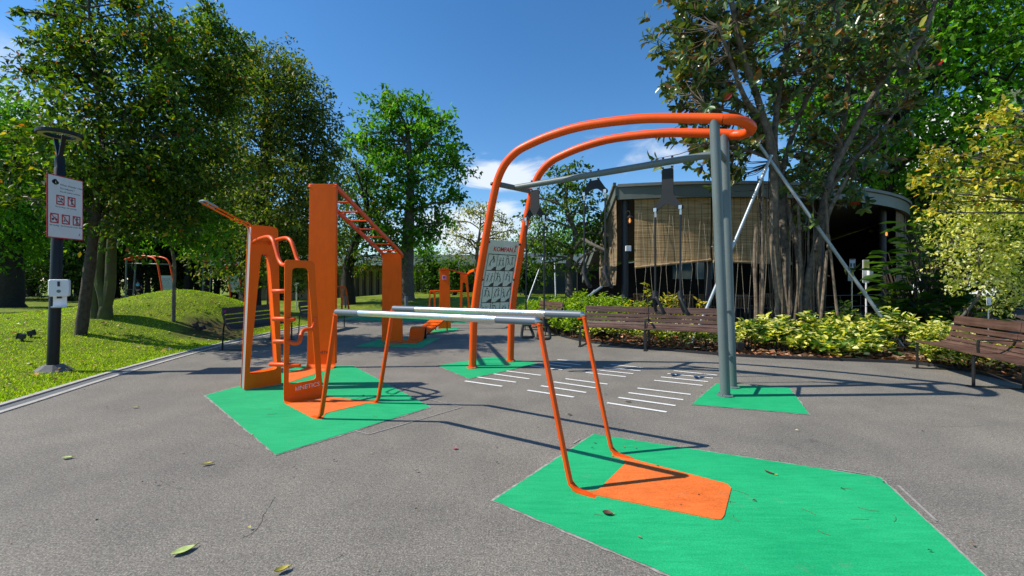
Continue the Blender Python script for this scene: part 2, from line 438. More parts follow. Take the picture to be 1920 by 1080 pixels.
def streak(m, lo=.93, hi=1.02, sc=(5, 5, 1.6)):
    n, l = m.node_tree.nodes, m.node_tree.links
    b = n['Principled BSDF']; src = b.inputs['Base Color'].links[0].from_socket; t = n['Texture Coordinate']
    mp = node(m, 'ShaderNodeMapping'); mp.inputs['Scale'].default_value = sc; l.new(t.outputs['Object'], mp.inputs['Vector'])
    a = node(m, 'ShaderNodeTexNoise', Scale=1., Detail=7., Roughness=.7); l.new(mp.outputs[0], a.inputs['Vector'])
    rp = node(m, 'ShaderNodeValToRGB'); e = rp.color_ramp.elements
    e[0].position = .34; e[0].color = (lo, lo * .97, lo * .9, 1); e[1].position = .56; e[1].color = (hi, hi, hi, 1); l.new(a.outputs['Fac'], rp.inputs['Fac'])
    x = node(m, 'ShaderNodeMix', data_type='RGBA', blend_type='MULTIPLY'); x.inputs['Factor'].default_value = 1
    l.new(src, x.inputs['A']); l.new(rp.outputs[0], x.inputs['B']); l.new(x.outputs['Result'], b.inputs['Base Color'])
    sp = node(m, 'ShaderNodeTexNoise', Scale=38., Detail=4., Roughness=.8); l.new(t.outputs['Object'], sp.inputs['Vector'])
    mr = node(m, 'ShaderNodeMapRange'); mr.inputs['From Min'].default_value = .70; mr.inputs['From Max'].default_value = .78; mr.inputs['To Max'].default_value = .55
    l.new(sp.outputs['Fac'], mr.inputs['Value'])
    y = node(m, 'ShaderNodeMix', data_type='RGBA'); l.new(mr.outputs[0], y.inputs['Factor']); l.new(x.outputs['Result'], y.inputs['A']); y.inputs['B'].default_value = (.20, .16, .12, 1)
    l.new(y.outputs['Result'], b.inputs['Base Color'])
    r = node(m, 'ShaderNodeMapRange'); r.inputs['To Min'].default_value = b.inputs['Roughness'].default_value + .14; r.inputs['To Max'].default_value = b.inputs['Roughness'].default_value - .08
    l.new(a.outputs['Fac'], r.inputs['Value']); l.new(r.outputs[0], b.inputs['Roughness'])
for q in ('orange', 'orange_sheet', 'grey_steel'): streak(M[q])
streak(M['wood'], .78, 1.08, (9, 9, 3)); streak(M['orange_ground'], .88, 1.05, (7, 7, 7))

# ---------------------------------------------------------------- building helpers
def thing(name, label, cat, loc=(0, 0, 0), group=None):
    o = bpy.data.objects.new(name, None); COL.objects.link(o)
    o.empty_display_size = .2
    o.location = loc
    o['label'] = label; o['category'] = cat
    if group: o['group'] = group
    return o
def tag(o, label, cat, group=None):
    o['label'] = label; o['category'] = cat
    if group: o['group'] = group
    return o
def kind(o, k): o['kind'] = k; return o
def rootloc(o):
    v = Vector((0, 0, 0))
    while o is not None:
        v += o.location; o = o.parent
    return v
def obj_from(name, me, parent=None):
    o = bpy.data.objects.new(name, me); COL.objects.link(o)
    if parent is not None: o.parent = parent
    return o
def copy_tree(o, parent=None, loc=None, rz=None):
    c = o.copy(); COL.objects.link(c); c.parent = parent
    if loc is not None: c.location = loc
    if rz is not None: c.rotation_euler = (0, 0, rz)
    for ch in list(o.children): copy_tree(ch, c)
    return c

class MB:
    def __init__(s): s.v = []; s.f = []
    def add(s, vs, fs):
        b = len(s.v); s.v += [tuple(v) for v in vs]; s.f += [tuple(i + b for i in f) for f in fs]; return s
    def box(s, c, size, ax=None):
        c = Vector(c); X, Y, Z = ax if ax else (Vector((1, 0, 0)), Vector((0, 1, 0)), Vector((0, 0, 1)))
        hx, hy, hz_ = [k / 2 for k in size]
        vs = [c + X * (sx * hx) + Y * (sy * hy) + Z * (sz * hz_) for sz in (-1, 1) for sy in (-1, 1) for sx in (-1, 1)]
        return s.add(vs, [(0, 2, 3, 1), (4, 5, 7, 6), (0, 1, 5, 4), (2, 6, 7, 3), (0, 4, 6, 2), (1, 3, 7, 5)])
    def tube(s, pts, r, n=10, cap=True):
        pts = [Vector(p) for p in pts]
        rs = r if isinstance(r, (list, tuple)) else [r] * len(pts)
        t0 = (pts[1] - pts[0]).normalized()
        up = Vector((0, 0, 1)) if abs(t0.z) < .9 else Vector((1, 0, 0))
        u = t0.cross(up).normalized()
        vs, fs = [], []
        for i, p in enumerate(pts):
            a, b = pts[max(i - 1, 0)], pts[min(i + 1, len(pts) - 1)]
            t = (b - a).normalized()
            u = (u - t * u.dot(t)); u = u.normalized() if u.length > 1e-6 else t.orthogonal().normalized()
            w = t.cross(u)
            for k in range(n):
                q = 2 * math.pi * k / n
                vs.append(p + (u * math.cos(q) + w * math.sin(q)) * rs[i])
        for i in range(len(pts) - 1):
            for k in range(n):
                fs.append((i * n + k, i * n + (k + 1) % n, (i + 1) * n + (k + 1) % n, (i + 1) * n + k))
        if cap:
            fs.append(tuple(range(n - 1, -1, -1))); fs.append(tuple(range((len(pts) - 1) * n, len(pts) * n)))
        return s.add(vs, fs)
    def loft(s, rings, closed=True, cap=True):
        n = len(rings[0]); vs = [p for r in rings for p in r]; fs = []
        for i in range(len(rings) - 1):
            for k in range(n if closed else n - 1):
                fs.append((i * n + k, i * n + (k + 1) % n, (i + 1) * n + (k + 1) % n, (i + 1) * n + k))
        if cap and closed:
            fs.append(tuple(range(n - 1, -1, -1))); fs.append(tuple(range((len(rings) - 1) * n, len(rings) * n)))
        return s.add(vs, fs)
    def sweep(s, pts, wdir, w, t):
        """a flat bar w wide (along wdir) and t thick bent along pts; w may be a list"""
        pts = [Vector(p) for p in pts]; wdir = Vector(wdir).normalized(); rings = []
        for i, p in enumerate(pts):
            a, b = pts[max(i - 1, 0)], pts[min(i + 1, len(pts) - 1)]
            n = (b - a).cross(wdir).normalized()
            ww = w[i] if isinstance(w, (list, tuple)) else w
            rings.append([p - wdir * ww / 2 - n * t / 2, p + wdir * ww / 2 - n * t / 2, p + wdir * ww / 2 + n * t / 2, p - wdir * ww / 2 + n * t / 2])
        return s.loft(rings)
    def plate(s, poly, off):
        """polygon (3D, planar) given thickness by offset vector"""
        poly = [Vector(p) for p in poly]; off = Vector(off); n = len(poly)
        return s.add(poly + [p + off for p in poly], [tuple(range(n)), tuple(range(2 * n - 1, n - 1, -1))] + [(k, k + n, (k + 1) % n + n, (k + 1) % n) for k in range(n)])
    def ring_plate(s, outer, inner, off):
        outer = [Vector(p) for p in outer]; inner = [Vector(p) for p in inner]; off = Vector(off); n = len(outer)
        vs = outer + inner + [p + off for p in outer] + [p + off for p in inner]
        fs = []
        for k in range(n):
            j = (k + 1) % n
            fs += [(k, j, n + j, n + k), (2 * n + k, 3 * n + k, 3 * n + j, 2 * n + j), (k, 2 * n + k, 2 * n + j, j), (n + k, n + j, 3 * n + j, 3 * n + k)]
        return s.add(vs, fs)
    def disc(s, c, axis, r, t, n=14):
        c = Vector(c); axis = Vector(axis).normalized()
        return s.tube([c - axis * t / 2, c + axis * t / 2], r, n)
    def lathe(s, c, prof, n=16):
        c = Vector(c); rings = [[c + Vector((r * math.cos(2 * math.pi * k / n), r * math.sin(2 * math.pi * k / n), z)) for k in range(n)] for r, z in prof]
        return s.loft(rings)
    def build(s, name, m, parent=None, smooth=False, bevel=0, seg=2):
        off = rootloc(parent) if parent is not None else Vector((0, 0, 0))
        me = bpy.data.meshes.new(name)
        me.from_pydata([tuple(Vector(v) - off) for v in s.v], [], s.f)
        bm = bmesh.new(); bm.from_mesh(me); bmesh.ops.recalc_face_normals(bm, faces=bm.faces)
        if bevel:
            ed = [e for e in bm.edges if len(e.link_faces) == 2 and e.calc_face_angle(0) > .6]
            bmesh.ops.bevel(bm, geom=ed, offset=bevel, segments=seg, affect='EDGES', profile=.6, clamp_overlap=True)
        bm.to_mesh(me); bm.free()
        if smooth:
            for p in me.polygons: p.use_smooth = True
            try: me.set_sharp_from_angle(angle=R(40))
            except Exception: pass
        me.materials.append(m)
        return obj_from(name, me, parent)

def rounded(pts, r, n=5):
    """round the corners of a closed 2D/3D polygon"""
    pts = [Vector(p) for p in pts]; res = []; N = len(pts)
    for i in range(N):
        rr = r[i] if isinstance(r, (list, tuple)) else r
        a, p, b = pts[i - 1], pts[i], pts[(i + 1) % N]
        da, db = (a - p), (b - p)
        k = min(rr, da.length * .45, db.length * .45)
        A, B = p + da.normalized() * k, p + db.normalized() * k
        for j in range(n + 1):
            t = j / n
            res.append(A * (1 - t) ** 2 + p * 2 * t * (1 - t) + B * t ** 2)
    return res

def text_obj(name, s, size, m, parent, origin, right, up, thick=.001, align='LEFT', stretch=1.0, bold=0):
    cu = bpy.data.curves.new(name, 'FONT'); cu.body = s; cu.size = size; cu.extrude = thick; cu.align_x = align; cu.resolution_u = 3; cu.offset = bold * size
    o = bpy.data.objects.new(name + '_tmp', cu); COL.objects.link(o)
    bpy.context.view_layer.update()
    me = bpy.data.meshes.new_from_object(o.evaluated_get(bpy.context.evaluated_depsgraph_get()))
    bpy.data.objects.remove(o)
    right = Vector(right).normalized(); up = Vector(up).normalized(); nn = right.cross(up)
    off = Vector(origin) - rootloc(parent)
    for v in me.vertices:
        c = v.co.copy(); v.co = off + right * c.x * stretch + up * c.y + nn * c.z
    me.materials.clear(); me.materials.append(m); me.name = name
    return obj_from(name, me, parent)

def sheet(name, poly, z, m, thick=None):
    """flat marking on the ground as one n-gon"""
    me = bpy.data.meshes.new(name)
    me.from_pydata([(p[0], p[1], z) for p in poly], [], [tuple(range(len(poly)))])
    bm = bmesh.new(); bm.from_mesh(me); bmesh.ops.recalc_face_normals(bm, faces=bm.faces)
    for f in bm.faces:
        if f.normal.z < 0: f.normal_flip()
    bmesh.ops.triangulate(bm, faces=bm.faces); bm.to_mesh(me); bm.free()
    me.materials.append(m)
    return kind(obj_from(name, me), 'structure')

# ---------------------------------------------------------------- leaves
def leaf_mesh(name, cen, axis, nrm, L, Wd, col, m, parent, fold=.18, oval=False):
    """one mesh of pointed, lightly folded leaves; arrays of N"""
    N = len(cen)
    off = np.array(rootloc(parent)) if parent is not None else np.zeros(3)
    axis = axis / np.linalg.norm(axis, axis=1, keepdims=True)
    side = np.cross(axis, nrm); side /= np.linalg.norm(side, axis=1, keepdims=True) + 1e-9
    up = np.cross(side, axis)
    L = L[:, None]; Wd = Wd[:, None]
    b = cen - off
    tip = b + axis * L - up * L * .10
    if oval:
        q = [b] + [b + axis * L * t + sgn * side * Wd * .5 + up * L * fold * h for sgn, t, h in ((1, .28, .5), (1, .68, .4))] + [tip] + [b + axis * L * t + sgn * side * Wd * .5 + up * L * fold * h for sgn, t, h in ((-1, .68, .4), (-1, .28, .5))]
        tri = (0, 1, 2, 0, 2, 3, 0, 3, 4, 0, 4, 5); nv = 6
    else:
        q = [b, b + axis * L * .45 + side * Wd * .5 + up * L * fold * .6, tip, b + axis * L * .45 - side * Wd * .5 + up * L * fold * .6]
        tri = (0, 1, 2, 0, 2, 3); nv = 4
    co = np.stack(q, 1).reshape(-1, 3)
    loops = (np.arange(N)[:, None] * nv + np.array(tri)[None, :]).reshape(-1)
    nt_ = len(tri) // 3
    me = bpy.data.meshes.new(name)
    me.vertices.add(N * nv); me.vertices.foreach_set('co', co.astype(np.float32).ravel())
    me.loops.add(N * nt_ * 3); me.loops.foreach_set('vertex_index', loops.astype(np.int32))
    me.polygons.add(N * nt_)
    me.polygons.foreach_set('loop_start', np.arange(0, N * nt_ * 3, 3, dtype=np.int32))
    try: me.polygons.foreach_set('loop_total', np.full(N * nt_, 3, np.int32))
    except Exception: pass
    me.update(calc_edges=True)
    at = me.color_attributes.new('tint', 'FLOAT_COLOR', 'POINT')
    c4 = np.ones((N, 4)); c4[:, :3] = col
    at.data.foreach_set('color', np.repeat(c4, nv, 0).astype(np.float32).ravel())
    me.materials.append(m)
    return obj_from(name, me, parent)

GAIN = 1.36
def pick_cols(rng, N, palette):
    w = np.array([p[1] for p in palette], float); w /= w.sum()
    idx = rng.choice(len(palette), N, p=w)
    base = np.array([p[0] for p in palette])[idx]
    return np.clip(base * GAIN * rng.uniform(.65, 1.4, (N, 1)), 0, 1)

def scatter_crown(rng, blobs, lai, leaf_len, clump_r=.42, shell=.5, flat=.75, per=26):
    """leaf positions gathered in clumps through a set of balls; returns positions, outward axes and clump centres"""
    pos, axs, clumps, tints = [], [], [], []
    for c, r in blobs:
        area = math.pi * r * r
        n = max(30, int(lai * area / (leaf_len * leaf_len * .28)))
        k = max(3, int(n / per))
        d = rng.normal(size=(k, 3)); d /= np.linalg.norm(d, axis=1, keepdims=True)
        rad = r * (shell + (1.08 - shell) * rng.random((k, 1)) ** .7)
        cc = np.array(c) + d * rad * np.array([1, 1, .92])
        m_ = n // k
        tw = d * .8 + rng.normal(size=(k, 3)) * .5 + np.array([0, 0, -.05]); tw /= np.linalg.norm(tw, axis=1, keepdims=True)
        cl = min(clump_r, r * .6); t = rng.random((k, m_, 1)) * 2.1 - .9
        o = tw[:, None, :] * t * cl * 1.15 + rng.normal(size=(k, m_, 3)) * cl * np.array([.34, .34, .24]) * (1.25 - .4 * np.abs(t))
        o[..., 2] -= (np.maximum(t[..., 0], 0) ** 2) * cl * .28
        p = cc[:, None, :] + o
        a = tw[:, None, :] * .55 + rng.normal(size=(k, m_, 3)) * .55 + np.array([0, 0, -.25])
        pos.append(p.reshape(-1, 3)); axs.append(a.reshape(-1, 3)); clumps.append(cc); tints.append(np.repeat(rng.uniform(.62, 1.45, k), m_))
    return np.concatenate(pos), np.concatenate(axs), clumps, np.concatenate(tints)[:, None] * np.array([1.0, 1.0, 1.0])

def make_tree(name, label, base, depth, trunk_px, blobs_px, palette, leaf=.10, lai=2.2, bark='bark', lm='leaf', seed=1, group=None,
              clump=.42, limb_r=.05, twigs=5, aspect=.5, zflat=1.0, extra=None, cat='tree', spread=.5, shell=.5, per=26):
    """trunk_px: [(px,py,radius_m)] from the foot up, at `depth`; blobs_px: [(px,py,r_px[,depth offset])]"""
    rng = np.random.default_rng(seed); rr = random.Random(seed)
    root = thing(name, label, cat, base, group)
    tp = [Vector(base) - Vector((0, 0, .15))] + [P(x, y, depth) for x, y, _ in trunk_px[1:]]
    rad = [q[2] for q in trunk_px]
    blobs = []
    for q in blobs_px:
        dd = depth + (q[3] if len(q) > 3 else rr.uniform(-spread, spread) * q[2] / F * depth)
        blobs.append((P(q[0], q[1], dd), q[2] / F * depth))
    pos, axs, clumps, tints = scatter_crown(rng, blobs, lai, leaf, clump, shell=shell, per=per)
    mb = MB()
    sp = smooth_poly(tp, 4); rs = np.interp(np.linspace(0, len(rad) - 1, len(sp)), range(len(rad)), rad)
    rs = [r * rr.uniform(.93, 1.07) for r in rs]; rs[0] *= 1.35
    mb.tube(sp, list(rs), 10)
    n = len(sp)
    for bi, (c, r) in enumerate(blobs):
        start = rr.randint(int(n * .45), n - 1); best = min(range(int(n * .35), n), key=lambda i: (sp[i] - c).length + rr.uniform(0, r) + max(0, sp[i].z - c.z) * 2)
        a = sp[best]; mid = a.lerp(c, .5) + Vector((rr.uniform(-.2, .2), rr.uniform(-.2, .2), rr.uniform(0, .35))) * r
        mb.tube(smooth_poly([a, mid, c], 4), list(np.linspace(min(limb_r, rs[best] * .8), limb_r * .4, 9)), 6, False)
        cl = clumps[bi]
        for t in range(min(twigs, len(cl))):
            e = Vector(cl[rr.randrange(len(cl))])
            s0 = mid.lerp(c, rr.random())
            mb.tube([s0, s0.lerp(e, .5) + Vector((0, 0, .08 * r)), e], [limb_r * .35, limb_r * .22, limb_r * .1], 4, False)
    if extra: extra(mb, rr)
    mb.build('trunk', M[bark], root, True)
    N = len(pos)
    nrm = rng.normal(size=(N, 3)) * .7 + np.array([0, 0, 1.0])
    L = leaf * rng.uniform(.7, 1.3, N)
    leaf_mesh('crown', pos, axs, nrm, L, L * aspect * rng.uniform(.8, 1.2, N), np.clip(pick_cols(rng, N, palette) * tints, 0, .85), M[lm], root)
    return root

def make_shrub(name, label, base, w, h, palette, leaf=.1, n=500, lm='leaf_bright', seed=1, group=None, aspect=.5, upright=.3, cat='shrub', stem_m='bark'):
    rng = np.random.default_rng(seed); rr = random.Random(seed)
    base = Vector(base); root = thing(name, label, cat, base, group)
    mb = MB(); pos, axs = [], []
    nst = max(6, n // 40)
    for k in range(nst):
        q = rng.uniform(0, 2 * math.pi); r_ = math.sqrt(rng.random()); hh = h * (1 - .45 * r_ * r_) * rng.uniform(.72, 1.08)
        tip = base + Vector((math.cos(q) * r_ * w * .5, math.sin(q) * r_ * w * .5, hh))
        foot = base + Vector((math.cos(q) * r_ * w * .14, math.sin(q) * r_ * w * .14, 0))
        mid = foot.lerp(tip, .55) + Vector((0, 0, h * .08))
        mb.tube([foot, mid, tip], [.010, .008, .005], 4, False)
        m_ = n // nst
        for j in range(m_):
            t = rng.random() ** .6
            p = mid.lerp(tip, t) + Vector(rng.normal(size=3)) * .045
            az = rng.uniform(0, 2 * math.pi)
            pos.append(p); axs.append((math.cos(az), math.sin(az), upright + rng.normal() * .35))
    mb.build('stem', M[stem_m], root)
    pos = np.array(pos); axs = np.array(axs); N = len(pos)
    nrm = rng.normal(size=(N, 3)) * .4 + np.array([0, 0, 1.])
    L = leaf * rng.uniform(.65, 1.3, N)
    leaf_mesh('foliage', pos, axs, nrm, L, L * aspect * .9, pick_cols(rng, N, palette), M[lm], root, .16, True)
    return root

# ================================================================ THE SETTING
def build_ground():
    xs = np.concatenate([np.linspace(-900, -60, 8), np.linspace(-50, -22, 15), np.arange(-20, 14, .28), np.linspace(14, 50, 16), np.linspace(60, 900, 8)])
    ys = np.concatenate([np.linspace(-60, -8, 6), np.arange(-6, 26, .28), np.linspace(26.5, 60, 32), np.linspace(70, 1500, 12)])
    X, Y = np.meshgrid(xs, ys)
    Z = hz(X, Y)
    s = np.interp(Y, KYs, KXs) - .3 - X
    pl = (s < .12) & (Y < 22.4) & (Y > -7)
    Z = np.where(pl & (X < 9), -.06, Z)
    Z = np.where(X > 8, -.06 + .1 * sstep(9, 20, X), Z)
    far = sstep(70, 120, Y)
    Z = Z * (1 - far) - .1 * far
    nx, ny = len(xs), len(ys)
    v = np.stack([X, Y, Z], -1).reshape(-1, 3)
    f = [(j * nx + i, j * nx + i + 1, (j + 1) * nx + i + 1, (j + 1) * nx + i) for j in range(ny - 1) for i in range(nx - 1)]
    me = bpy.data.meshes.new('lawn'); me.from_pydata(v.tolist(), [], f)
    for p in me.polygons: p.use_smooth = True
    me.materials.append(M['lawn'])
    kind(obj_from('lawn', me), 'structure')
build_ground()

# plaza asphalt as one sheet with thickness
mb = MB(); mb.plate([(x, y, 0) for x, y in PLAZA], (0, 0, -.12))
kind(mb.build('plaza', M['asphalt']), 'structure')

def band(name, line, o0, o1, z, m, th=.10):
    mb = MB(); rings = []
    for i, p in enumerate(line):
        a, b = line[max(i - 1, 0)], line[min(i + 1, len(line) - 1)]
        t = (b - a).normalized(); n = Vector((-t.y, t.x))
        q0, q1 = p + n * o0, p + n * o1
        rings.append([(q0.x, q0.y, z - th), (q1.x, q1.y, z - th), (q1.x, q1.y, z), (q0.x, q0.y, z)])
    mb.loft(rings); return kind(mb.build(name, m), 'structure')
band('kerb', KERB, 0, .075, .012, M['concrete'])
band('drain_channel', KERB, .077, .235, .004, M['drain'])
band('kerb', KERB, .237, .32, .022, M['concrete'])

# planting bed with its edging
bedp = [tuple(p) for p in BED] + [(40, 40), (40, -6)]
bm_ = MB()
bx = [(p.x + .06, p.y) for p in BED]
ring = [(x, y, .03) for x, y in bx] + [(9, 24, .05), (40, 24, .05), (40, -6, .05)]
bm_.plate(ring, (0, 0, -.08)); kind(bm_.build('planting_bed', M['soil']), 'structure')
band('kerb', BED, -.05, .0, .05, M['black_edge'], .12)

# coloured coatings around the equipment
_rg = random.Random(31)
def ragged(pts, step, amp):
    res = []
    for i, p in enumerate(pts):
        q = pts[(i + 1) % len(pts)]; n = max(2, int((q - p).length / step)); d = (q - p).normalized(); nv = Vector((-d.y, d.x, 0))
        res += [p.lerp(q, k / n) + (nv * _rg.uniform(-amp, amp) if k else Vector()) for k in range(n)]
    return res
def patch(name, px, m, z, fr=True):
    pts = [G(x, y) for x, y in px]
    if fr:
        c = sum(pts, Vector()) / len(pts)
        o = []
        for p in pts:
            d = (p - c).normalized(); o.append(p + d * .016)
        sheet('coating_edge', ragged(o, .07, .010), z - .003, M['edge'])
    return sheet(name, ragged(pts, .05, .0035), z, m)
patch('green_coating', [(385, 742), (517, 854), (807, 764), (661, 686), (562, 687), (452, 724)], M['green'], .007)
A0, A1, B0, B1 = G(925, 940), G(1255, 1080), G(1650, 897), G(1845, 1080)
pA, pB = A0 + (A1 - A0) * 1.55, B0 + (B1 - B0) * 1.9
pts2 = [A0, G(1113, 815), B0, pB, pA]
c2 = sum(pts2, Vector()) / 5
sheet('coating_edge', ragged([p + (p - c2).normalized() * .018 for p in pts2], .06, .009), .004, M['edge'])
sheet('green_coating', ragged(pts2, .04, .003), .007, M['green'])
patch('green_coating', [(1343, 720), (1480, 728), (1518, 778), (1297, 759)], M['green'], .007)
patch('green_coating', [(820, 686), (925, 669), (1012, 682), (880, 711)], M['green'], .007)
patch('green_coating', [(664, 650), (717, 636), (825, 634), (790, 653)], M['green'], .007)
patch('green_coating', [(822, 624), (790, 622), (846, 614), (862, 615), (850, 622)], M['green'], .007)
patch('green_coating', [(640, 600), (660, 594), (880, 601), (872, 606)], M['green'], .007)

def stripe(a, b, w, z, m, name):
    d = (b - a).normalized(); n = Vector((-d.y, d.x, 0)) * w / 2
    return [a + n, b + n, b - n, a - n]
Z3 = lambda x, y: G(900 + x / 3, 560 + y / 3)
LINES = [[(715, 588, 1050, 640), (778, 558, 1100, 604), (835, 531, 1143, 571), (886, 505, 1185, 541)],
         [(980, 461, 1252, 490), (1018, 442, 1283, 469), (1055, 423, 1310, 449), (1090, 407, 1335, 432)],
         [(267, 517, 528, 556), (343, 492, 597, 530), (415, 470, 650, 504), (480, 452, 718, 483)],
         [(595, 417, 820, 441), (655, 402, 862, 424), (693, 387, 903, 408), (735, 372, 940, 392)],
         [(-85, 465, 125, 495), (-15, 443, 203, 472), (78, 425, 277, 453), (148, 408, 343, 433)],
         [(275, 378, 463, 402), (335, 366, 515, 387), (395, 357, 567, 374), (435, 344, 600, 358)]]
for g in LINES:
    me = bpy.data.meshes.new('agility_marking'); vs, fs = [], []
    for a, b, c, d in g:
        q = stripe(Z3(a, b), Z3(c, d), .048, 0, None, '')
        k = len(vs); vs += [(p.x, p.y, .006) for p in q]; fs.append((k, k + 3, k + 2, k + 1))
    me.from_pydata(vs, [], fs); me.materials.append(M['white_line']); kind(obj_from('agility_marking', me), 'structure')
me = bpy.data.meshes.new('old_line_marking'); vs, fs = [], []
for pl in [[(668, 809), (692, 815), (866, 764), (800, 748)], [(1684, 911), (1756, 978)], [(1075, 832), (1088, 824)], [(1563, 880), (1640, 893)]]:
    for (a, b), (c, d) in zip(pl, pl[1:]):
        q = stripe(G(a, b), G(c, d), .016, 0, None, '')
        k = len(vs); vs += [(p.x, p.y, .005) for p in q]; fs.append((k, k + 1, k + 2, k + 3))
me.from_pydata(vs, [], fs); me.materials.append(M['old_line']); kind(obj_from('old_line_marking', me), 'structure')

# ================================================================ PARALLEL BARS
L_, R_, l_, r_ = G(603, 787), G(1068, 920), G(710, 757), G(1145, 853)
bd = (R_ - L_).normalized()
root = thing('parallel_bars', 'pair of silver parallel bars on slanting orange legs beside white floor lines', 'exercise bars', (L_ + R_) / 2)
def bar_line(lf, rt):
    lean = .235
    return lf + bd * lean + Vector((0, 0, 1.11)), rt - bd * lean + Vector((0, 0, 1.13))
for lf, rt in ((L_, R_), (l_, r_)):
    a, b = bar_line(lf, rt); u = (b - a).normalized()
    e0, e1 = a + u * .02, b - u * .02
    bar = MB().tube([e0 + u * .34, e1 - u * .34], .030, 20).build('bar', M['alu'], root, True)
    for q0, q1 in ((e0, e0 + u * .345), (e1 - u * .345, e1)):
        s = MB(); s.tube([q0, q1], .0312, 20); s.build('sleeve', M['bar_grey'], bar, True)
    for q, d in ((e0, -u), (e1, u)):
        s = MB(); s.tube([q, q + d * .012, q + d * .03], [.030, .027, .008], 18); s.build('end_cap', M['zinc'], bar, True)
    perp = Vector((-u.y, u.x, 0)).normalized()
    for foot, top, out_ in ((lf, a, -u), (rt, b, u)):
        fo = Vector((out_.x, out_.y, 0)).normalized()
        pth = [foot + fo * .19 + Vector((0, 0, -.004)), foot + fo * .13 + Vector((0, 0, .006)), foot + fo * .07 + Vector((0, 0, .014)), foot + fo * .02 + Vector((0, 0, .045)), foot - fo * .008 + Vector((0, 0, .11)),
               foot.lerp(top, .5) + Vector((0, 0, .02)), top + out_ * .015 - Vector((0, 0, .085)), top + out_ * .012 - Vector((0, 0, .03)), top - out_ * .015 + Vector((0, 0, -.022)), top - out_ * .05 + Vector((0, 0, -.028))]
        if out_ is not u and (out_ + u).length < .1:
            pth[0] = foot - fo * .13 + Vector((0, 0, .012)) if False else pth[0]
        sp = smooth_poly(pth, 5)
        s = MB(); s.sweep(sp, perp, .043, .021); s.build('leg', M['orange'], root, bevel=.004, smooth=True)
# ground plate of the near end, with its rounded cut-out between the legs
o1 = [G(1083, 926), G(1345, 978), G(1373, 912), G(1152, 855)]
cut = [G(1172, 867), G(1112, 925)]
poly = [G(1072, 922), G(1340, 976.5), G(1352, 977), G(1358, 970), G(1371, 918), G(1364, 910), G(1148, 853)] + rounded([G(1150, 857), G(1177, 867), G(1117, 925.5), G(1078, 919)], [.02, .12, .12, .02], 6)
s = MB(); s.plate([(p.x, p.y, .012) for p in poly], (0, 0, -.012)); s.build('ground_plate', M['orange_ground'], root)

# ================================================================ CLIMBING STATION: two portal frames
AX = Vector((.68, .733, 0)).normalized(); NX = Vector((.733, -.68, 0)).normalized(); UP = Vector((0, 0, 1))
f1o, f2o = G(457.5, 733.75), G(532, 757)
root = thing('portal_step_station', 'tall orange portal frame joined by curved handlebars to a lower orange portal marked KINETICS', 'exercise frame', f2o)
def quad(o, pts, off=Vector()): return [o + AX * a + UP * z + off for a, z in pts]
outer = quad(f1o, [(0, .02), (.455, .02), (.41, 2.15), (.085, 2.16)])
inner = quad(f1o, [(.062, .205), (.402, .232), (.306, 1.78), (.203, 1.785)])
ro, ri = rounded(outer, [.01, .01, .05, .05], 6), rounded(inner, .055, 6)
s = MB(); s.ring_plate(ro, ri, -NX * .012); fr = s.build('tall_frame', M['orange_sheet'], root, bevel=.002)
s = MB(); s.ring_plate([p - NX * .0125 for p in rounded(quad(f1o, [(.008, .0), (.447, .0), (.403, 2.13), (.093, 2.14)]), .03, 6)], [p - NX * .0125 for p in rounded(quad(f1o, [(.040, .18), (.426, .205), (.327, 1.81), (.184, 1.812)]), .06, 6)], -NX * .125)
s.build('frame_core', M['grey_core'], root)
s = MB(); s.ring_plate([p - NX * .0127 for p in rounded(quad(f1o, [(.041, .181), (.425, .206), (.326, 1.809), (.185, 1.811)]), .06, 6)], [p - NX * .0127 for p in rounded(quad(f1o, [(.058, .203), (.406, .23), (.309, 1.784), (.20, 1.788)]), .055, 6)], -NX * .1246)
s.build('liner', M['orange_sheet'], root)
s = MB(); s.ring_plate([p - NX * .138 for p in ro], [p - NX * .138 for p in ri], -NX * .012); s.build('tall_frame', M['orange_sheet'], root, bevel=.002)
# inward sloping grab loop on top
ra, rb = f1o + AX * .09 + UP * 2.12 - NX * .01, f1o + AX * .09 + UP * 2.12 - NX * .15
ea, eb = ra - AX * .50 + UP * .27, rb - AX * .50 + UP * .27 - NX * .03
for q0, q1 in ((ra, ea), (rb, eb)):
    s = MB(); s.sweep(smooth_poly([q0 - UP * .12, q0 + UP * .03 - AX * .01, q0.lerp(q1, .3) + UP * .01, q1], 5), NX, .022, .016); s.build('grab_rail', M['orange_sheet'], root)
s = MB(); s.tube(smooth_poly([ea.lerp(ra, .25) + UP * .012, ea + UP * .006, (ea + eb) / 2 - AX * .04 + UP * .008, eb + UP * .006, eb.lerp(rb, .25) + UP * .012], 6), .0115, 10); s.build('grip', M['grey_core'], root, True)
# low frame whose foot bends into the ground plate
outer2 = quad(f2o, [(.0, .075), (.452, .075), (.352, 1.66), (.012, 1.67)])
inner2 = quad(f2o, [(.053, .212), (.374, .222), (.272, 1.575), (.095, 1.575)])
s = MB(); s.ring_plate(rounded(outer2, [.001, .001, .045, .045], 6), rounded(inner2, .05, 6), -NX * .013); s.build('low_frame', M['orange_sheet'], root, bevel=.002)
foot = []
for k in range(9):
    q = k / 8 * math.pi / 2
    foot.append(f2o + AX * .226 - NX * .0065 + NX * .075 * (1 - math.cos(q)) + UP * (.08 - .072 * math.sin(q)))
s = MB(); s.sweep(foot, AX, .452, .012); s.build('bent_foot', M['orange_sheet'], root, True)
gp = [f2o + NX * .07, G(587, 786), G(604, 788.5)] + rounded([G(606, 782), G(612, 776), G(690, 757.5), G(703, 758.2)], [.01, .08, .08, .01], 5) + [G(714, 757), G(700, 754), f2o + AX * .452 + NX * .07]
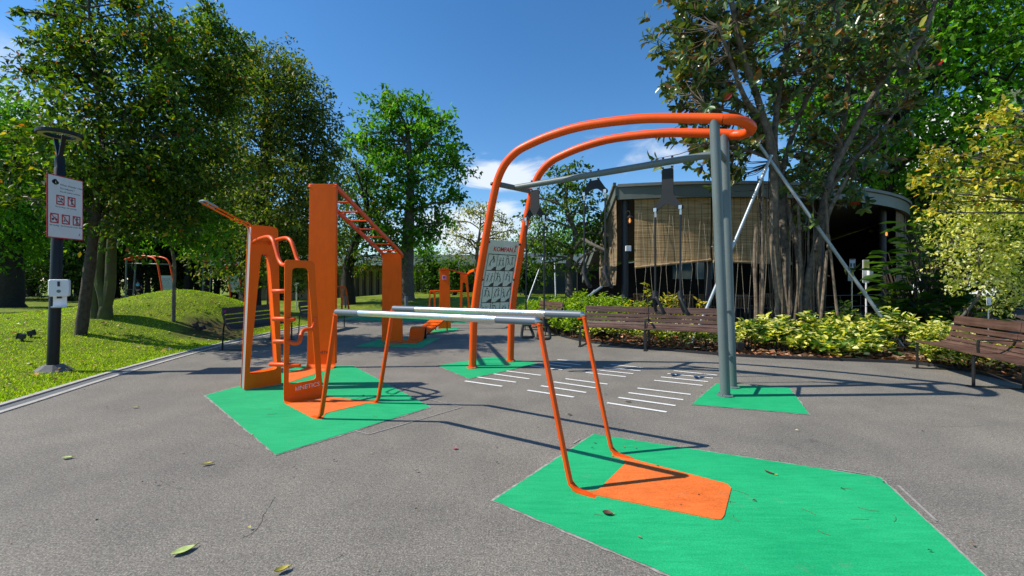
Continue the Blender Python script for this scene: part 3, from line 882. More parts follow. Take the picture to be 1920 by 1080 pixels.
s = MB(); s.plate([(p.x, p.y, .011) for p in gp], (0, 0, -.011)); s.build('ground_plate', M['orange_ground'], root)
# curved handlebars
for k, ds in enumerate((.107, .30)):
    a = f1o + AX * ds + UP * 1.94; b = f2o + AX * (.03 if k == 0 else .25); d = Vector((b.x - a.x, b.y - a.y, 0)); zz = 1.94
    pr = [(-.02, 1.925), (.10, 1.945), (.30, 1.965), (.50, 1.965), (.62, 1.915), (.71, 1.80), (.79, 1.68), (.88, 1.615), (.985, 1.605)]
    s = MB(); s.tube(smooth_poly([Vector((a.x, a.y, 0)) + d * t + UP * z for t, z in pr], 5), .024, 12); s.build('handlebar', M['orange'], root, True)
# foot pegs behind the post of the low frame
pc = f2o - NX * .03 + AX * .03
for z, x0, x1 in ((1.30, -.17, .02), (.975, -.17, .13), (.71, -.16, .07), (.44, -.21, .20)):
    d = Vector((.98, -.2, 0)).normalized()
    a, b = pc + UP * z + d * x0 - NX * .01, pc + UP * z + d * x1 - NX * .01
    s = MB(); s.tube([a, a + d * .012, b - d * .012, b], [.018, .026, .026, .018], 12); s.build('step_peg', M['orange'], root, True)
a, b = pc + UP * .71 + Vector((.02, 0, 0)), f2o + AX * .36 + UP * .97
s = MB(); s.tube(smooth_poly([a, a + Vector((.13, .0, -.01)), a.lerp(b, .55) + UP * -.03, b - UP * .12 - AX * .03, b], 5), .024, 12); s.build('handlebar', M['orange'], root, True)
text_obj('lettering', 'kINETICS', .072, M['sign_white'], root, f2o + AX * .125 + UP * .125 + NX * .002, AX + UP * .05, UP, .0008)

# ================================================================ LADDER TOWER
root = thing('inclined_ladder', 'tall orange steel tower with a sloping ladder running down to a shorter post', 'ladder', (-3.12, 7.17, 0))
def post(x0, x1, y, z0, z1, tx0, tx1, dep, r=.05):
    poly = rounded([Vector((x0, y, z0)), Vector((x1, y, z0)), Vector((tx1, y, z1)), Vector((tx0, y, z1))], [.005, .005, r, r], 6)
    return MB().plate(poly, (0, dep, 0))
post(-3.36, -2.90, 7.17, .07, 3.02, -3.32, -2.885, .075).build('tall_post', M['orange_sheet'], root, bevel=.008)
sp = []
for k in range(8):
    q = k / 7 * math.pi / 2; sp.append(Vector((-3.13, 7.178 - .08 * (1 - math.cos(q)), .085 - .074 * math.sin(q))))
MB().sweep(sp, Vector((1, 0, 0)), .46, .012).build('bent_foot', M['orange_sheet'], root, True)
gp = [Vector((-3.36, 7.1, 0)), Vector((-2.90, 7.1, 0)), G(607, 697), G(541, 719), G(537, 712), G(540, 699)]
MB().plate([(p.x, p.y, .011) for p in gp], (0, 0, -.011)).build('ground_plate', M['orange_ground'], root)
la0, la1 = Vector((-3.31, 7.23, 3.0)), Vector((-2.97, 10.0, 2.06))
lb0, lb1 = Vector((-2.90, 7.23, 3.0)), Vector((-2.54, 10.0, 2.06))
for a, b in ((la0, la1), (lb0, lb1)):
    MB().sweep(smooth_poly([a + Vector((0, .0, -.02)), a + Vector((0, .08, -.035)), a.lerp(b, .5), b + Vector((0, -.03, .02)), b + Vector((0, .01, -.06))], 4), Vector((1, 0, 0)), .045, .07).build('ladder_rail', M['orange'], root, bevel=.006)
for k in range(8):
    t = .06 + k * .125
    MB().tube([la0.lerp(la1, t), lb0.lerp(lb1, t)], .016, 10).build('rung', M['orange'], root, True)
post(-2.98, -2.51, 10.0, .07, 2.09, -2.965, -2.545, .07, .02).build('short_post', M['orange_sheet'], root, bevel=.008)
MB().plate(rounded([Vector((-2.99, 9.93, .012)), Vector((-2.50, 9.93, .012)), Vector((-2.45, 10.6, .012)), Vector((-2.93, 10.6, .012))], .03), (0, 0, -.012)).build('ground_plate', M['orange_ground'], root)
text_obj('lettering', 'KINETICS', .06, M['ink'], root, Vector((-3.22, 7.168, .24)), (1, 0, 0), UP, .0008)

# low curved step beside the short post
root = thing('curved_step', 'low orange curved sheet step beside the foot of the shorter ladder post', 'exercise step', G(768, 640))
pth = [Vector((0, 9.98, .012)), Vector((0, 10.3, .012)), Vector((0, 10.5, .025)), Vector((0, 10.62, .10)), Vector((0, 10.66, .22)), Vector((0, 10.72, .29)), Vector((0, 10.86, .31))]
pth = [p + Vector((-2.39 + (p.y - 10) * .12, 0, 0)) for p in smooth_poly(pth, 4)]
MB().sweep(pth, (1, 0, 0), .36, .014).build('bent_sheet', M['orange_sheet'], root, True)
MB().box((-2.3, 10.9, .15), (.34, .03, .28)).build('support', M['black'], root)

# sit-up bench with slats
root = thing('sit_up_bench', 'sloping orange slatted sit-up board on the asphalt in front of a far orange post', 'exercise bench', G(800, 628))
b0, b1 = G(790, 628) + UP * .06, Vector((-2.06, 12.7, .40))
ax = (b1 - b0).normalized(); sd_ = Vector((1, .1, 0)).normalized(); nn = sd_.cross(ax).normalized()
for k in range(5):
    c = b0.lerp(b1, (k + .5) / 5)
    MB().box(c, (.42, (b1 - b0).length / 5 * .82, .03), (sd_, ax, nn)).build('slat', M['orange_sheet'], root, bevel=.005)
for sx in (-.17, .17):
    MB().tube([b0 + sd_ * sx - nn * .03, b1 + sd_ * sx - nn * .03], .02, 8).build('rail', M['black'], root, True)
    MB().tube([b1 + sd_ * sx - nn * .03, Vector((b1.x + sx, b1.y + .05, 0.0))], .02, 8).build('leg', M['orange_sheet'], root, True)
MB().box(b1 + ax * .06 + nn * .01, (.44, .14, .06), (sd_, ax, nn)).build('foot_pad', M['orange_sheet'], root, bevel=.01)

# far orange pull-up station
d5 = 13.3
root = thing('pull_up_station', 'far orange post with a magenta sticker, a top beam and low side rails', 'exercise frame', G(833, 616))
def fp(x, y, d=d5): return P(x, y, d)
poly = [fp(822, 617), fp(845, 617), fp(842, 504), fp(825, 504)]
MB().plate(rounded(poly, [.005, .005, .04, .04]), (0, .07, 0)).build('post', M['orange_sheet'], root, bevel=.008)
MB().sweep([fp(826, 506), fp(842, 505), fp(862, 511, 14.3), fp(876, 514, 15)], (.45, 1, 0), .20, .05).build('top_beam', M['orange_sheet'], root)
o_ = [fp(862, 588, 15), fp(882, 588, 15), fp(876, 513, 15), fp(863, 513, 15)]; i_ = [fp(866, 582, 15), fp(878, 582, 15), fp(873, 530, 15), fp(867, 530, 15)]
MB().ring_plate(rounded(o_, .03), rounded(i_, .03), (0, .1, 0)).build('portal', M['orange_sheet'], root)
o_ = [fp(803, 590, 14.2), fp(817, 590, 14.2), fp(816, 545, 14.2), fp(805, 545, 14.2)]; i_ = [fp(806, 587, 14.2), fp(813, 587, 14.2), fp(813, 549, 14.2), fp(807, 549, 14.2)]
MB().ring_plate(rounded(o_, .02), rounded(i_, .02), (0, .05, 0)).build('low_portal', M['orange_sheet'], root)
MB().tube([fp(806, 546, 14.2), fp(864, 546, 14.6)], .03, 8).build('rail', M['orange_sheet'], root, True)
MB().box(fp(833, 520) - Vector((0, .006, 0)), (.12, .008, .12)).build('sticker', M['sign_white'], root)
MB().box(fp(833, 520) - Vector((0, .012, 0)), (.09, .006, .09)).build('sticker_face', M['magenta'], root)
MB().sweep([fp(877, 514, 15), fp(882, 509, 14.7), fp(890, 506, 14.3)], (0, 0, 1), .08, .05).build('grab_rail', M['orange_sheet'], root)

# ================================================================ SUSPENSION RIG
An, Af = G(886, 690), G(957, 678)
ax_r = Vector((.858, -.514, 0)).normalized()
pn = Vector((.514, .858, 0)).normalized()
gp_n, gp_f = G(1360, 743), G(1373, 727)
rig = thing('suspension_rig', 'large orange tube arch on twin grey posts with a hanging strap beam and exercise chart', 'exercise frame', An, 'suspension trainer arches')
prof = [(0, 0), (.015, .5), (.04, .95), (.11, 1.4), (.2, 1.83), (.31, 2.35), (.42, 2.8), (.50, 3.05), (.63, 3.26), (.82, 3.41), (1.04, 3.49), (1.45, 3.575), (1.98, 3.615), (2.72, 3.565), (3.3, 3.46), (3.66, 3.385)]
def near(t, z): return An + ax_r * t + UP * z
Lf = (gp_f - Af); Lf.z = 0; axf = Lf.normalized()
def far_(t, z): return Af + axf * t * .96 + UP * z
tn = [near(t, z) for t, z in prof]; tf = [far_(t, z) for t, z in prof]
e_n, e_f = near(3.72, 3.37), far_(3.66, 3.37)
mid_ = (e_n + e_f) / 2; w2 = (e_f - e_n) / 2
turn = [mid_ - w2 * math.cos(q) + ax_r * .27 * math.sin(q) - UP * .05 * math.sin(q) for q in np.linspace(.15, math.pi - .15, 9)]
RT = .062
arch = MB().tube(smooth_poly(tn + [e_n], 5), RT, 18).build('arch_tube', M['orange'], rig, True)
MB().tube(smooth_poly(tf + [e_f], 5), RT, 18).build('arch_tube', M['orange'], rig, True)
MB().tube([e_n] + smooth_poly(turn, 4) + [e_f], RT * 1.012, 18).build('end_bend', M['orange'], rig, True)
for b_ in (An, Af):
    fl = MB().lathe(b_ + UP * .006, [(.10, 0), (.10, .012), (.07, .02)], 12).build('foot_flange', M['orange'], rig)
    for q in range(4): MB().tube([b_ + Vector((math.cos(q * 1.57 + .6), math.sin(q * 1.57 + .6), 0)) * .084 + UP * z for z in (.01, .034)], .011, 6).build('bolt', M['zinc'], fl)
tops = []
for b_, top in ((gp_n, near(3.62, 3.39)), (gp_f, far_(3.58, 3.39))):
    tt = Vector((top.x, top.y, 3.40))
    MB().tube([b_, tt], .058, 18).build('grey_post', M['grey_steel'], rig, True)
    fl = MB().lathe(b_ + UP * .006, [(.10, 0), (.10, .012), (.066, .022)], 12).build('foot_flange', M['grey_steel'], rig)
    for q in range(4): MB().tube([b_ + Vector((math.cos(q * 1.57 + .6), math.sin(q * 1.57 + .6), 0)) * .084 + UP * z for z in (.01, .034)], .011, 6).build('bolt', M['zinc'], fl)
    tops.append((b_, tt))
for z in (1.02, .42, 3.05):
    a, b = [q[0].lerp(q[1], z / 3.4) for q in tops]
    MB().tube([a, b], .02 if z < 3 else .035, 10).build('spacer', M['grey_steel'], rig, True)
c0, c1 = near(.455, 2.97), far_(.455, 2.97)
MB().tube([c0, c1], .045, 12).build('cross_bar', M['grey_steel'], rig, True)
bm0 = (c0 + c1) / 2 - UP * .0
bm1 = (tops[0][0].lerp(tops[0][1], 3.06 / 3.4) + tops[1][0].lerp(tops[1][1], 3.06 / 3.4)) / 2
MB().tube([bm0, bm1], .047, 16).build('strap_beam', M['grey_steel'], rig, True)
for t_, z_ in ((.46, 2.99), (.44, 2.90)):
    pass
for z_ in (2.72, 2.67, 2.62, 2.57):
    t_ = np.interp(z_, [q[1] for q in prof[:9]], [q[0] for q in prof[:9]])
    MB().disc(near(t_, z_) - ax_r * .062, ax_r, .012, .012, 8).build('bolt', M['black'], rig); MB().disc(far_(t_, z_) - ax_r * .062, ax_r, .012, .012, 8).build('bolt', M['black'], rig)
MB().disc(near(.455, 2.97) - ax_r * .055 - pn * .03, ax_r, .028, .03, 10).build('bolt', M['black'], rig)

# instruction chart between the orange tubes (faces along the arch)
def tz(z): return float(np.interp(z, [q[1] for q in prof[:9]], [q[0] for q in prof[:9]]))
zb, zt = .74, 2.10
def chart(u, z, o=.0):
    """u: 0 near tube .. 1 far tube"""
    t_ = tz(z); a, b = near(t_, z), far_(t_, z)
    d = (b - a).normalized(); a2, b2 = a + d * .075, b - d * .075
    return a2.lerp(b2, u) + ax_r * (.012 + o)
rows = 7
s = MB()
for i in range(rows):
    z0, z1 = zb + (zt - zb) * i / rows, zb + (zt - zb) * (i + 1) / rows
    q = [chart(0, z0), chart(1, z0), chart(1, z1), chart(0, z1)]
    s.plate(q, -ax_r * .012)
pan = s.build('instruction_chart', M['panel_grey'], rig)
s = MB()
def ln_(u0, z0, u1, z1, w=.008):
    for o_ in (.0015, -.0148):
        a, b = chart(u0, z0, o_), chart(u1, z1, o_); d = (b - a).normalized(); n = d.cross(ax_r).normalized() * w / 2
        s.plate([a - n, b - n, b + n, a + n], ax_r * .0012)
zg0, zg1 = .80, 1.87
for i in range(5):
    z = zg0 + (zg1 - zg0) * i / 4; ln_(.05, z, .95, z, .012)
for u in (.05, .35, .65, .95):
    for i in range(4):
        z = zg0 + (zg1 - zg0) * i / 4; ln_(u, z, u, z + (zg1 - zg0) / 4, .010)
rr = random.Random(4)
for i in range(4):
    for j in range(3):
        u0 = .05 + .3 * j; z0 = zg0 + (zg1 - zg0) * i / 4; hh = (zg1 - zg0) / 4
        s.plate([chart(u0 + .14, z0 + .006, .0015), chart(u0 + .29, z0 + .006, .0015), chart(u0 + .29, z0 + .25 * hh, .0015), chart(u0 + .23, z0 + .2 * hh, .0015)], ax_r * .001)
        for f_ in range(2):
            uc = u0 + .09 + .11 * f_; zc = z0 + hh * rr.uniform(.45, .7)
            tl = rr.uniform(-.05, .05)
            ln_(uc, zc, uc + tl, zc + .055, .016); ln_(uc, zc, uc - .03, zc - .06, .011); ln_(uc, zc, uc + .035, zc - .055, .011)
            ln_(uc + tl, zc + .05, uc + tl + rr.choice((-.05, .05)), zc + rr.uniform(.02, .09), .009)
            p = chart(uc + tl * 1.4, zc + .078, .002); s.disc(p, ax_r, .011, .002, 8)
s.build('chart_print', M['ink_grey'], pan)
upv = (chart(.5, 2.0) - chart(.5, 1.9)).normalized(); rv = (chart(1, 1.9) - chart(0, 1.9)).normalized()
text_obj('lettering', 'KOMPAN', .105, M['logo_red'], pan, chart(.17, 1.92, .0016), rv, upv, .001, stretch=1.0, bold=.022)
s = MB()
for a, b, w in (((.87, 1.94), (.89, 2.0), .02), ((.89, 2.0), (.85, 2.035), .014), ((.89, 2.0), (.94, 2.025), .014), ((.87, 1.94), (.85, 1.905), .016), ((.87, 1.94), (.91, 1.935), .016)):
    p, q = chart(*a, .0016), chart(*b, .0016); d = (q - p).normalized(); n = d.cross(ax_r).normalized() * w / 2
    s.plate([p - n, q - n, q + n, p + n], ax_r * .001)
s.disc(chart(.90, 2.035, .002), ax_r, .014, .002, 8); s.build('emblem', M['logo_red'], pan)
for z in (2.06, 1.45, .78):
    for u in (-.01, 1.01): MB().disc(chart(u, z, .006), ax_r, .018, .02, 8).build('bolt', M['black'], pan)

# ---- hanging trainers
bx_ = (bm1 - bm0); bl = bx_.length; bu = bx_.normalized()
def beam_at(px):
    best = min((bm0 + bx_ * t for t in np.linspace(0, 1, 400)), key=lambda p: abs(p.x / p.y * F + 960 - px)); return best
def hanger(px, stem, drop_px, label, rot, hang, spread=.165, vdir=None):
    o = beam_at(px); v = (vdir or bu).normalized(); n = v.cross(UP).normalized()
    root = thing('suspension_trainer', label, 'strap trainer', o, 'strap trainers hung from the grey beam')
    br = MB(); br.box(o - UP * .075, (.15, .016, .055), (v, n, UP))
    for sx in (-.06, .06): br.tube([o + v * sx + UP * .06, o + v * sx - UP * .09], .008, 8)
    br.build('bracket', M['zinc'], root)
    bb = MB()
    for sx in (-.06, .06):
        bb.disc(o + v * sx - UP * .078 + n * .012, n, .014, .02, 8); bb.disc(o + v * sx - UP * .078 - n * .012, n, .014, .02, 8); bb.tube([o + v * sx + UP * .045, o + v * sx + UP * .068], .016, 8)
    bb.build('bolt', M['black'], root)
    t = o - UP * .09
    pts = [(-.075, 0), (.075, 0), (.078, -stem), (spread, -stem - .13), (spread + .045, -stem - .17), (spread + .035, -stem - .215), (spread - .01, -stem - .22), (.05, -stem - .13), (-.05, -stem - .13),
           (-spread + .01, -stem - .22), (-spread - .035, -stem - .215), (-spread - .045, -stem - .17), (-spread, -stem - .13), (-.078, -stem)]
    poly = rounded([t + v * a + UP * b - n * .009 for a, b in pts], .03, 3)
    MB().plate(poly, n * .018).build('yoke', M['yoke'], root)
    for sx in (-1, 1):
        top = t + v * sx * spread - UP * (stem + .185)
        k = MB(); k.box(top, (.04, .045, .05), (v, n, UP)); k.tube([top - UP * .02, top - UP * .10], .016, 8); k.build('shackle', M['zinc'], root)
        end = Vector((top.x, top.y, hang))
        rp = MB(); rp.tube([top - UP * .08, top.lerp(end, .5), end + UP * .0], .0135, 8); rope = rp.build('rope', M['black'], root, True)
        a = R(rot[0 if sx < 0 else 1]); hx = Vector((math.cos(a), math.sin(a), 0))
        hd = MB()
        hd.tube([end + UP * .02, end - UP * .05, end - UP * .085], [.028, .042, .050], 10)
        lean = hx.cross(UP) * .10
        c = [end - UP * .08, end - UP * .09 + hx * .045, end - UP * .25 + hx * .10 + lean * .6, end - UP * .285 + hx * .075 + lean * .9, end - UP * .285 - hx * .075 + lean * .9, end - UP * .25 - hx * .10 + lean * .6, end - UP * .09 - hx * .045]
        hd.tube(smooth_poly(c + [c[0]], 4), .023, 8)
        hd.build('handle', M['rubber'], root, True)
    return root
hanger(1003, .27, 0, 'long anthracite yoke with rope straps and low hanging triangular handles', (20, -10), .81)
hanger(1115, .0, 0, 'short arched anthracite yoke with rope straps and grips hung high', (75, 75), 1.63)
hanger(1252, .36, 0, 'tallest anthracite yoke with straps ending in angled black grips beside the twin grey posts', (100, 80), 1.27)

# ================================================================ DISTANT ARCHES (copies)
s = copy_tree(rig, None, (-26.2, 34.0, -.15), R(201)); s['label'] = 'distant orange arch with grey posts behind the grassy mound beside a person'
s = copy_tree(rig, None, (-22.9, 37.0, -.1), R(190)); s['label'] = 'distant orange arch half hidden behind a thin lawn tree and orange frame'
# far small hoop
d6 = 17.0
root = thing('leg_raise_hoop', 'small far orange bent tube with a dark pad seen between tower and short post', 'exercise bar', P(648, 582, d6))
MB().tube(smooth_poly([P(641, 584, d6), P(641, 560, d6), P(640, 541, d6), P(644, 538, d6), P(648, 541, d6 + .3), P(651, 560, d6 + .4), P(655, 586, d6 + .4)], 4), .035, 10).build('bent_tube', M['orange_sheet'], root, True)
MB().tube([P(640, 538, d6), P(630, 536, d6 + .4)], .03, 8).build('handle', M['orange_sheet'], root, True)
MB().box(P(648, 566, d6 + .3), (.07, .05, .5)).build('pad', M['grey_steel'], root, bevel=.02)

# ================================================================ LAMP, NOTICE, DISPENSER
lb = Vector((-7.12, 6.78, float(hz(-7.12, 6.78))))
root = thing('street_lamp', 'dark grey park lamp with ring head on forked arms and faceted concrete foot', 'lamp post', lb)
lt = Vector((-7.03, 6.8, 3.32))
MB().lathe(lb - UP * .05, [(.245, 0), (.235, .05), (.115, .14), (.10, .14)], 8).build('footing', M['footing'], root)
MB().tube([lb, lt - UP * .15, lt - UP * .14, lt, lt + UP * .06], [.072, .068, .060, .060, .045], 18).build('pole', M['lamp_paint'], root, True)
hc = Vector((-7.03, 6.8, 3.68))
for a in (R(150), R(-30)):
    d = Vector((math.cos(a), math.sin(a), 0))
    MB().sweep(smooth_poly([lt + UP * .0 + d * .02, lt + d * .07 + UP * .12, hc + d * .19 - UP * .02], 4), d.cross(UP), .05, .03).build('arm', M['lamp_paint'], root)
n_ = 36
ring_o = [hc + Vector((math.cos(q), math.sin(q), 0)) * .27 for q in np.linspace(0, 2 * math.pi, n_, endpoint=False)]
ring_i = [hc + Vector((math.cos(q), math.sin(q), 0)) * .165 for q in np.linspace(0, 2 * math.pi, n_, endpoint=False)]
hd_ = MB().ring_plate(ring_o, ring_i, UP * .055).build('lamp_head', M['lamp_paint'], root, bevel=.008)
MB().ring_plate([hc + (p - hc) * .9 - UP * .003 for p in ring_o], [hc + (p - hc) * 1.1 - UP * .003 for p in ring_i], UP * .002).build('lens', M['lamp_glass'], hd_)

SX = -6.965
sb = Vector((SX, 6.81, 2.1))
root = thing('notice_board', 'white notice with red border and five prohibition pictograms fixed to the lamp pole', 'sign', sb)
sy0, sy1, sz0, sz1 = 6.54, 7.09, 2.08, 3.045
def sg(u, v, o=0): return Vector((SX + .012 + o, sy0 + (sy1 - sy0) * u, sz0 + (sz1 - sz0) * v))
MB().plate(rounded([sg(0, 0, -.012), sg(1, 0, -.012), sg(1, 1, -.012), sg(0, 1, -.012)], .008), (.010, 0, 0)).build('border', M['sign_red'], root)
MB().plate([sg(.028, .016, -.001), sg(.972, .016, -.001), sg(.972, .984, -.001), sg(.028, .984, -.001)], (.003, 0, 0)).build('panel', M['sign_white'], root)
def stxt(s_, u, v, size, al='LEFT', mm='ink'): text_obj('lettering', s_, size, M[mm], root, sg(u, v, .0025), (0, 1, 0), UP, .0005, al)
stxt('When thunder roars,', .335, .845, .043); stxt('Go indoors !', .335, .79, .043); stxt('Stop all outdoor activities.', .335, .742, .030)
s = MB()
for u, v, r in ((.17, .885, .028), (.215, .875, .034), (.26, .88, .026), (.21, .905, .028)): s.disc(sg(u, v, .003), (1, 0, 0), r, .001, 14)
s.build('cloud_symbol', M['ink'], root)
s = MB(); s.plate([sg(.215, .905, .0042), sg(.235, .885, .0042), sg(.22, .885, .0042), sg(.235, .86, .0042), sg(.195, .88, .0042), sg(.21, .882, .0042)], (.0006, 0, 0)); s.build('bolt_symbol', M['sign_white'], root)
s = MB()
for k in range(3):
    s.plate([sg(.17 + .03 * k, .80, .003), sg(.185 + .03 * k, .80, .003), sg(.20 + .03 * k, .845, .003), sg(.185 + .03 * k, .845, .003)], (.0006, 0, 0))
s.build('rain_symbol', M['panel_grey'], root)
def pict(u, v, cap, icon):
    w, h = .225, .155
    k = MB()
    o4 = [sg(u, v, .003), sg(u + w, v, .003), sg(u + w, v + h, .003), sg(u, v + h, .003)]
    i4 = [sg(u + .03, v + .018, .003), sg(u + w - .03, v + .018, .003), sg(u + w - .03, v + h - .018, .003), sg(u + .03, v + h - .018, .003)]
    k.ring_plate(rounded(o4, .006, 2), rounded(i4, .004, 2), (.001, 0, 0))
    k.plate([sg(u + .02, v + h - .02, .0055), sg(u + .045, v + h - .02, .0055), sg(u + w - .02, v + .02, .0055), sg(u + w - .045, v + .02, .0055)], (.0008, 0, 0))
    k.build('prohibition_mark', M['sign_red'], root)
    ic = MB()
    def seg(a, b, w_): 
        p, q = sg(u + a[0], v + a[1], .004), sg(u + b[0], v + b[1], .004); d = (q - p).normalized(); n = Vector((1, 0, 0)).cross(d).normalized() * w_ / 2
        ic.plate([p - n, q - n, q + n, p + n], (.0006, 0, 0))
    for a in icon:
        if len(a) == 3: ic.disc(sg(u + a[0], v + a[1], .0045), (1, 0, 0), a[2], .0007, 12)
        else: seg(a[:2], a[2:4], a[4])
    ic.build('pictogram', M['ink'], root)
    stxt(cap, u + w / 2, v - .042, .030, 'CENTER')
person_ic = [(.12, .125, .010), (.12, .115, .12, .065, .02), (.12, .105, .175, .11, .009), (.12, .065, .095, .03, .009), (.12, .065, .145, .03, .009)]
pict(.235, .535, 'No Smoking', [(.04, .05, .17, .05, .016), (.16, .09, .013), (.14, .105, .010)])
pict(.545, .535, 'No Littering', person_ic)
pict(.075, .235, 'No Cycling', [(.07, .06, .016), (.16, .06, .016), (.07, .06, .11, .09, .006), (.11, .09, .16, .06, .006), (.11, .09, .15, .095, .006)])
pict(.385, .235, 'No Scooter', [(.06, .05, .009), (.165, .05, .009), (.06, .055, .16, .055, .009), (.07, .055, .095, .12, .006)])
pict(.69, .235, 'No Roller Blade', person_ic + [(.095, .026, .008), (.145, .026, .008)])
s = MB(); s.plate([sg(.86, .07, .003), sg(.89, .075, .003), sg(.91, .12, .003), sg(.88, .10, .003)], (.0006, 0, 0)); s.build('emblem', M['logo_red'], root)

db = Vector((-6.93, 6.70, 1.02))
root = thing('sanitiser_dispenser', 'white wall type hand sanitiser dispenser with drip tray strapped to the lamp pole', 'dispenser', db)
dx, dy = Vector((.62, -.785, 0)), Vector((.785, .62, 0))
body = rounded([db + dy * -.115 + UP * .17 - dx * .05, db + dy * .115 + UP * .17 - dx * .05, db + dy * .115 + UP * .43 - dx * .05, db + dy * -.115 + UP * .43 - dx * .05], .03, 4)
mid2 = [p + dx * .11 for p in body]; cen = sum(mid2, Vector()) / len(mid2)
MB().loft([body, mid2, [cen + (p - cen) * .93 + dx * .015 for p in mid2]]).build('body', M['white_plastic'], root, True)
MB().sweep(smooth_poly([db + UP * .17 - dx * .03, db + UP * .06 - dx * .03, db + UP * .01 + dx * .0, db + dx * .10 + UP * .005, db + dx * .15 + UP * .02], 4), dy, .15, .012).build('drip_tray', M['white_plastic'], root, True)
MB().box(db + UP * .36 + dx * .079, (.006, .028, .075), (dx, dy, UP)).build('level_window', M['ink'], root)
MB().disc(db + UP * .25 + dx * .078, dx, .024, .006, 16).build('emblem', M['bar_grey'], root)
MB().box(db + UP * .155 + dx * .02, (.05, .05, .03), (dx, dy, UP)).build('nozzle', M['black'], root)

# ================================================================ BENCHES
def make_bench(origin, along, front, nsec, seclen, label, wood='wood', ang=None, sticker=None):
    """origin: foot of first rear leg; along/front unit vectors"""
    a_, f_ = Vector((*along, 0)).normalized(), Vector((*front, 0)).normalized(); o = Vector(origin)
    root = thing('park_bench', label, 'bench', o, 'slatted benches round the plaza')
    Lb = nsec * seclen
    back = [(.0, .81, .13, -.12), (.035, .685, .075, -.14), (.06, .595, .075, -.2), (.10, .515, .06, -.5), (.155, .462, .06, -.95)]
    seat = [(.235, .437, .07, -1.45), (.32, .435, .07, -1.57), (.405, .44, .07, -1.62), (.49, .448, .07, -1.62)]
    for nm, sl in (('backrest', back), ('seat', seat)):
        b = MB()
        for k in range(nsec):
            for u, z, w, tl in sl:
                c = o + a_ * ((k + .5) * seclen) + f_ * u + UP * z
                wd = (UP * math.cos(tl) + f_ * math.sin(tl)); b.box(c, (seclen - .012, .026, w), (a_, a_.cross(wd), wd))
        b.build(nm, M[wood], root, bevel=.004)
    for k in range(nsec + 1):
        e = o + a_ * min(max(k * seclen, .03), Lb - .03)
        fr = MB()
        fr.sweep(smooth_poly([e + UP * .0 - f_ * .02, e + UP * .40 - f_ * .0, e + UP * .62 + f_ * .03, e + UP * .86 - f_ * .02], 4), a_, .04, .012); fr.build('leg', M['black'], root)
        fr = MB(); fr.sweep([e + f_ * .50, e + f_ * .50 + UP * .42], a_, .05, .014); fr.build('leg', M['black'], root)
        fr = MB(); fr.sweep(smooth_poly([e + f_ * .52 + UP * .418, e + f_ * .25 + UP * .405, e + f_ * .12 + UP * .43, e + f_ * .02 + UP * .62, e + UP * .80 - f_ * .025], 4), a_, .03, .012); fr.build('side_frame', M['black'], root)
        fr = MB(); fr.sweep([e - f_ * .06 + UP * .008, e + f_ * .56 + UP * .008], a_, .06, .012); fr.build('foot_bar', M['black'], root)
    if nsec > 1:
        for k in range(1, nsec):
            e = o + a_ * (k * seclen)
            fr = MB(); fr.sweep(smooth_poly([e + f_ * .45 + UP * .45, e + f_ * .45 + UP * .60, e + f_ * .40 + UP * .63, e + f_ * .07 + UP * .625], 4), a_, .045, .012); fr.build('armrest', M['black'], root)
    if sticker:
        e = o + a_ * (sticker) + UP * .80 - f_ * .0
        MB().box(e + f_ * .018, (.05, .008, .05), (a_, f_, UP)).build('sticker', M['magenta'], root)
    return root
fr_c = Vector((-.43, -.90, 0)).normalized()
p0 = G(1085, 650) - fr_c * .5
make_bench(p0, (.904, -.427), (-.43, -.90), 2, 1.405, 'long brown slatted bench in two sections facing the white floor lines')
fr_r = Vector((-.95, .31, 0)).normalized()
p0 = G(1718, 690) - fr_r * .5
make_bench(p0, (-.312, -.95), (-.95, .31), 3, 1.36, 'long dark brown slatted bench in front of the yellow leaved tree')
make_bench(Vector((-5.99, 9.04, 0)), (.045, 1), (1, -.03), 1, 1.75, 'dark slatted bench at the lawn kerb behind the tall portal frame', 'wood_dark', sticker=.05)
make_bench(Vector((-5.85, 12.0, 0)), (.06, 1), (1, -.06), 1, 1.75, 'dark slatted bench farther along the lawn kerb seen through the low portal', 'wood_dark')
make_bench(Vector((.85, 13.1, 0)), (.33, -1), (-.95, -.33), 1, 1.6, 'short brown slatted bench at the hedge behind the hanging black handles', sticker=1.55)

# ================================================================ PAVILION
PC, PR = Vector((7.0, 27.0, 0)), 13.0
def arc(a, r=PR, z=0.): return Vector((PC.x + r * math.sin(a), PC.y - r * math.cos(a), z))
A_L, A_R = math.asin((3.5 - 7) / 13), R(62)
ROOF_Z = 4.55
root = thing('pavilion', 'low round dining pavilion with grey curved roof edge and brown bamboo blinds', 'building', arc(0))
angs = np.linspace(A_L, A_R, 40)
# fascia: two steps
b = MB(); b.loft([[arc(a, PR, ROOF_Z - .40), arc(a, PR, ROOF_Z), arc(a, PR - .12, ROOF_Z), arc(a, PR - .12, ROOF_Z - .40)] for a in angs]); b.build('fascia', M['roof_metal'], root)
b = MB(); b.loft([[arc(a, PR + .07, ROOF_Z + .002), arc(a, PR + .07, ROOF_Z + .10), arc(a, PR - .5, ROOF_Z + .10), arc(a, PR - .5, ROOF_Z + .002)] for a in angs]); b.build('roof_edge', M['roof_sheet'], root)
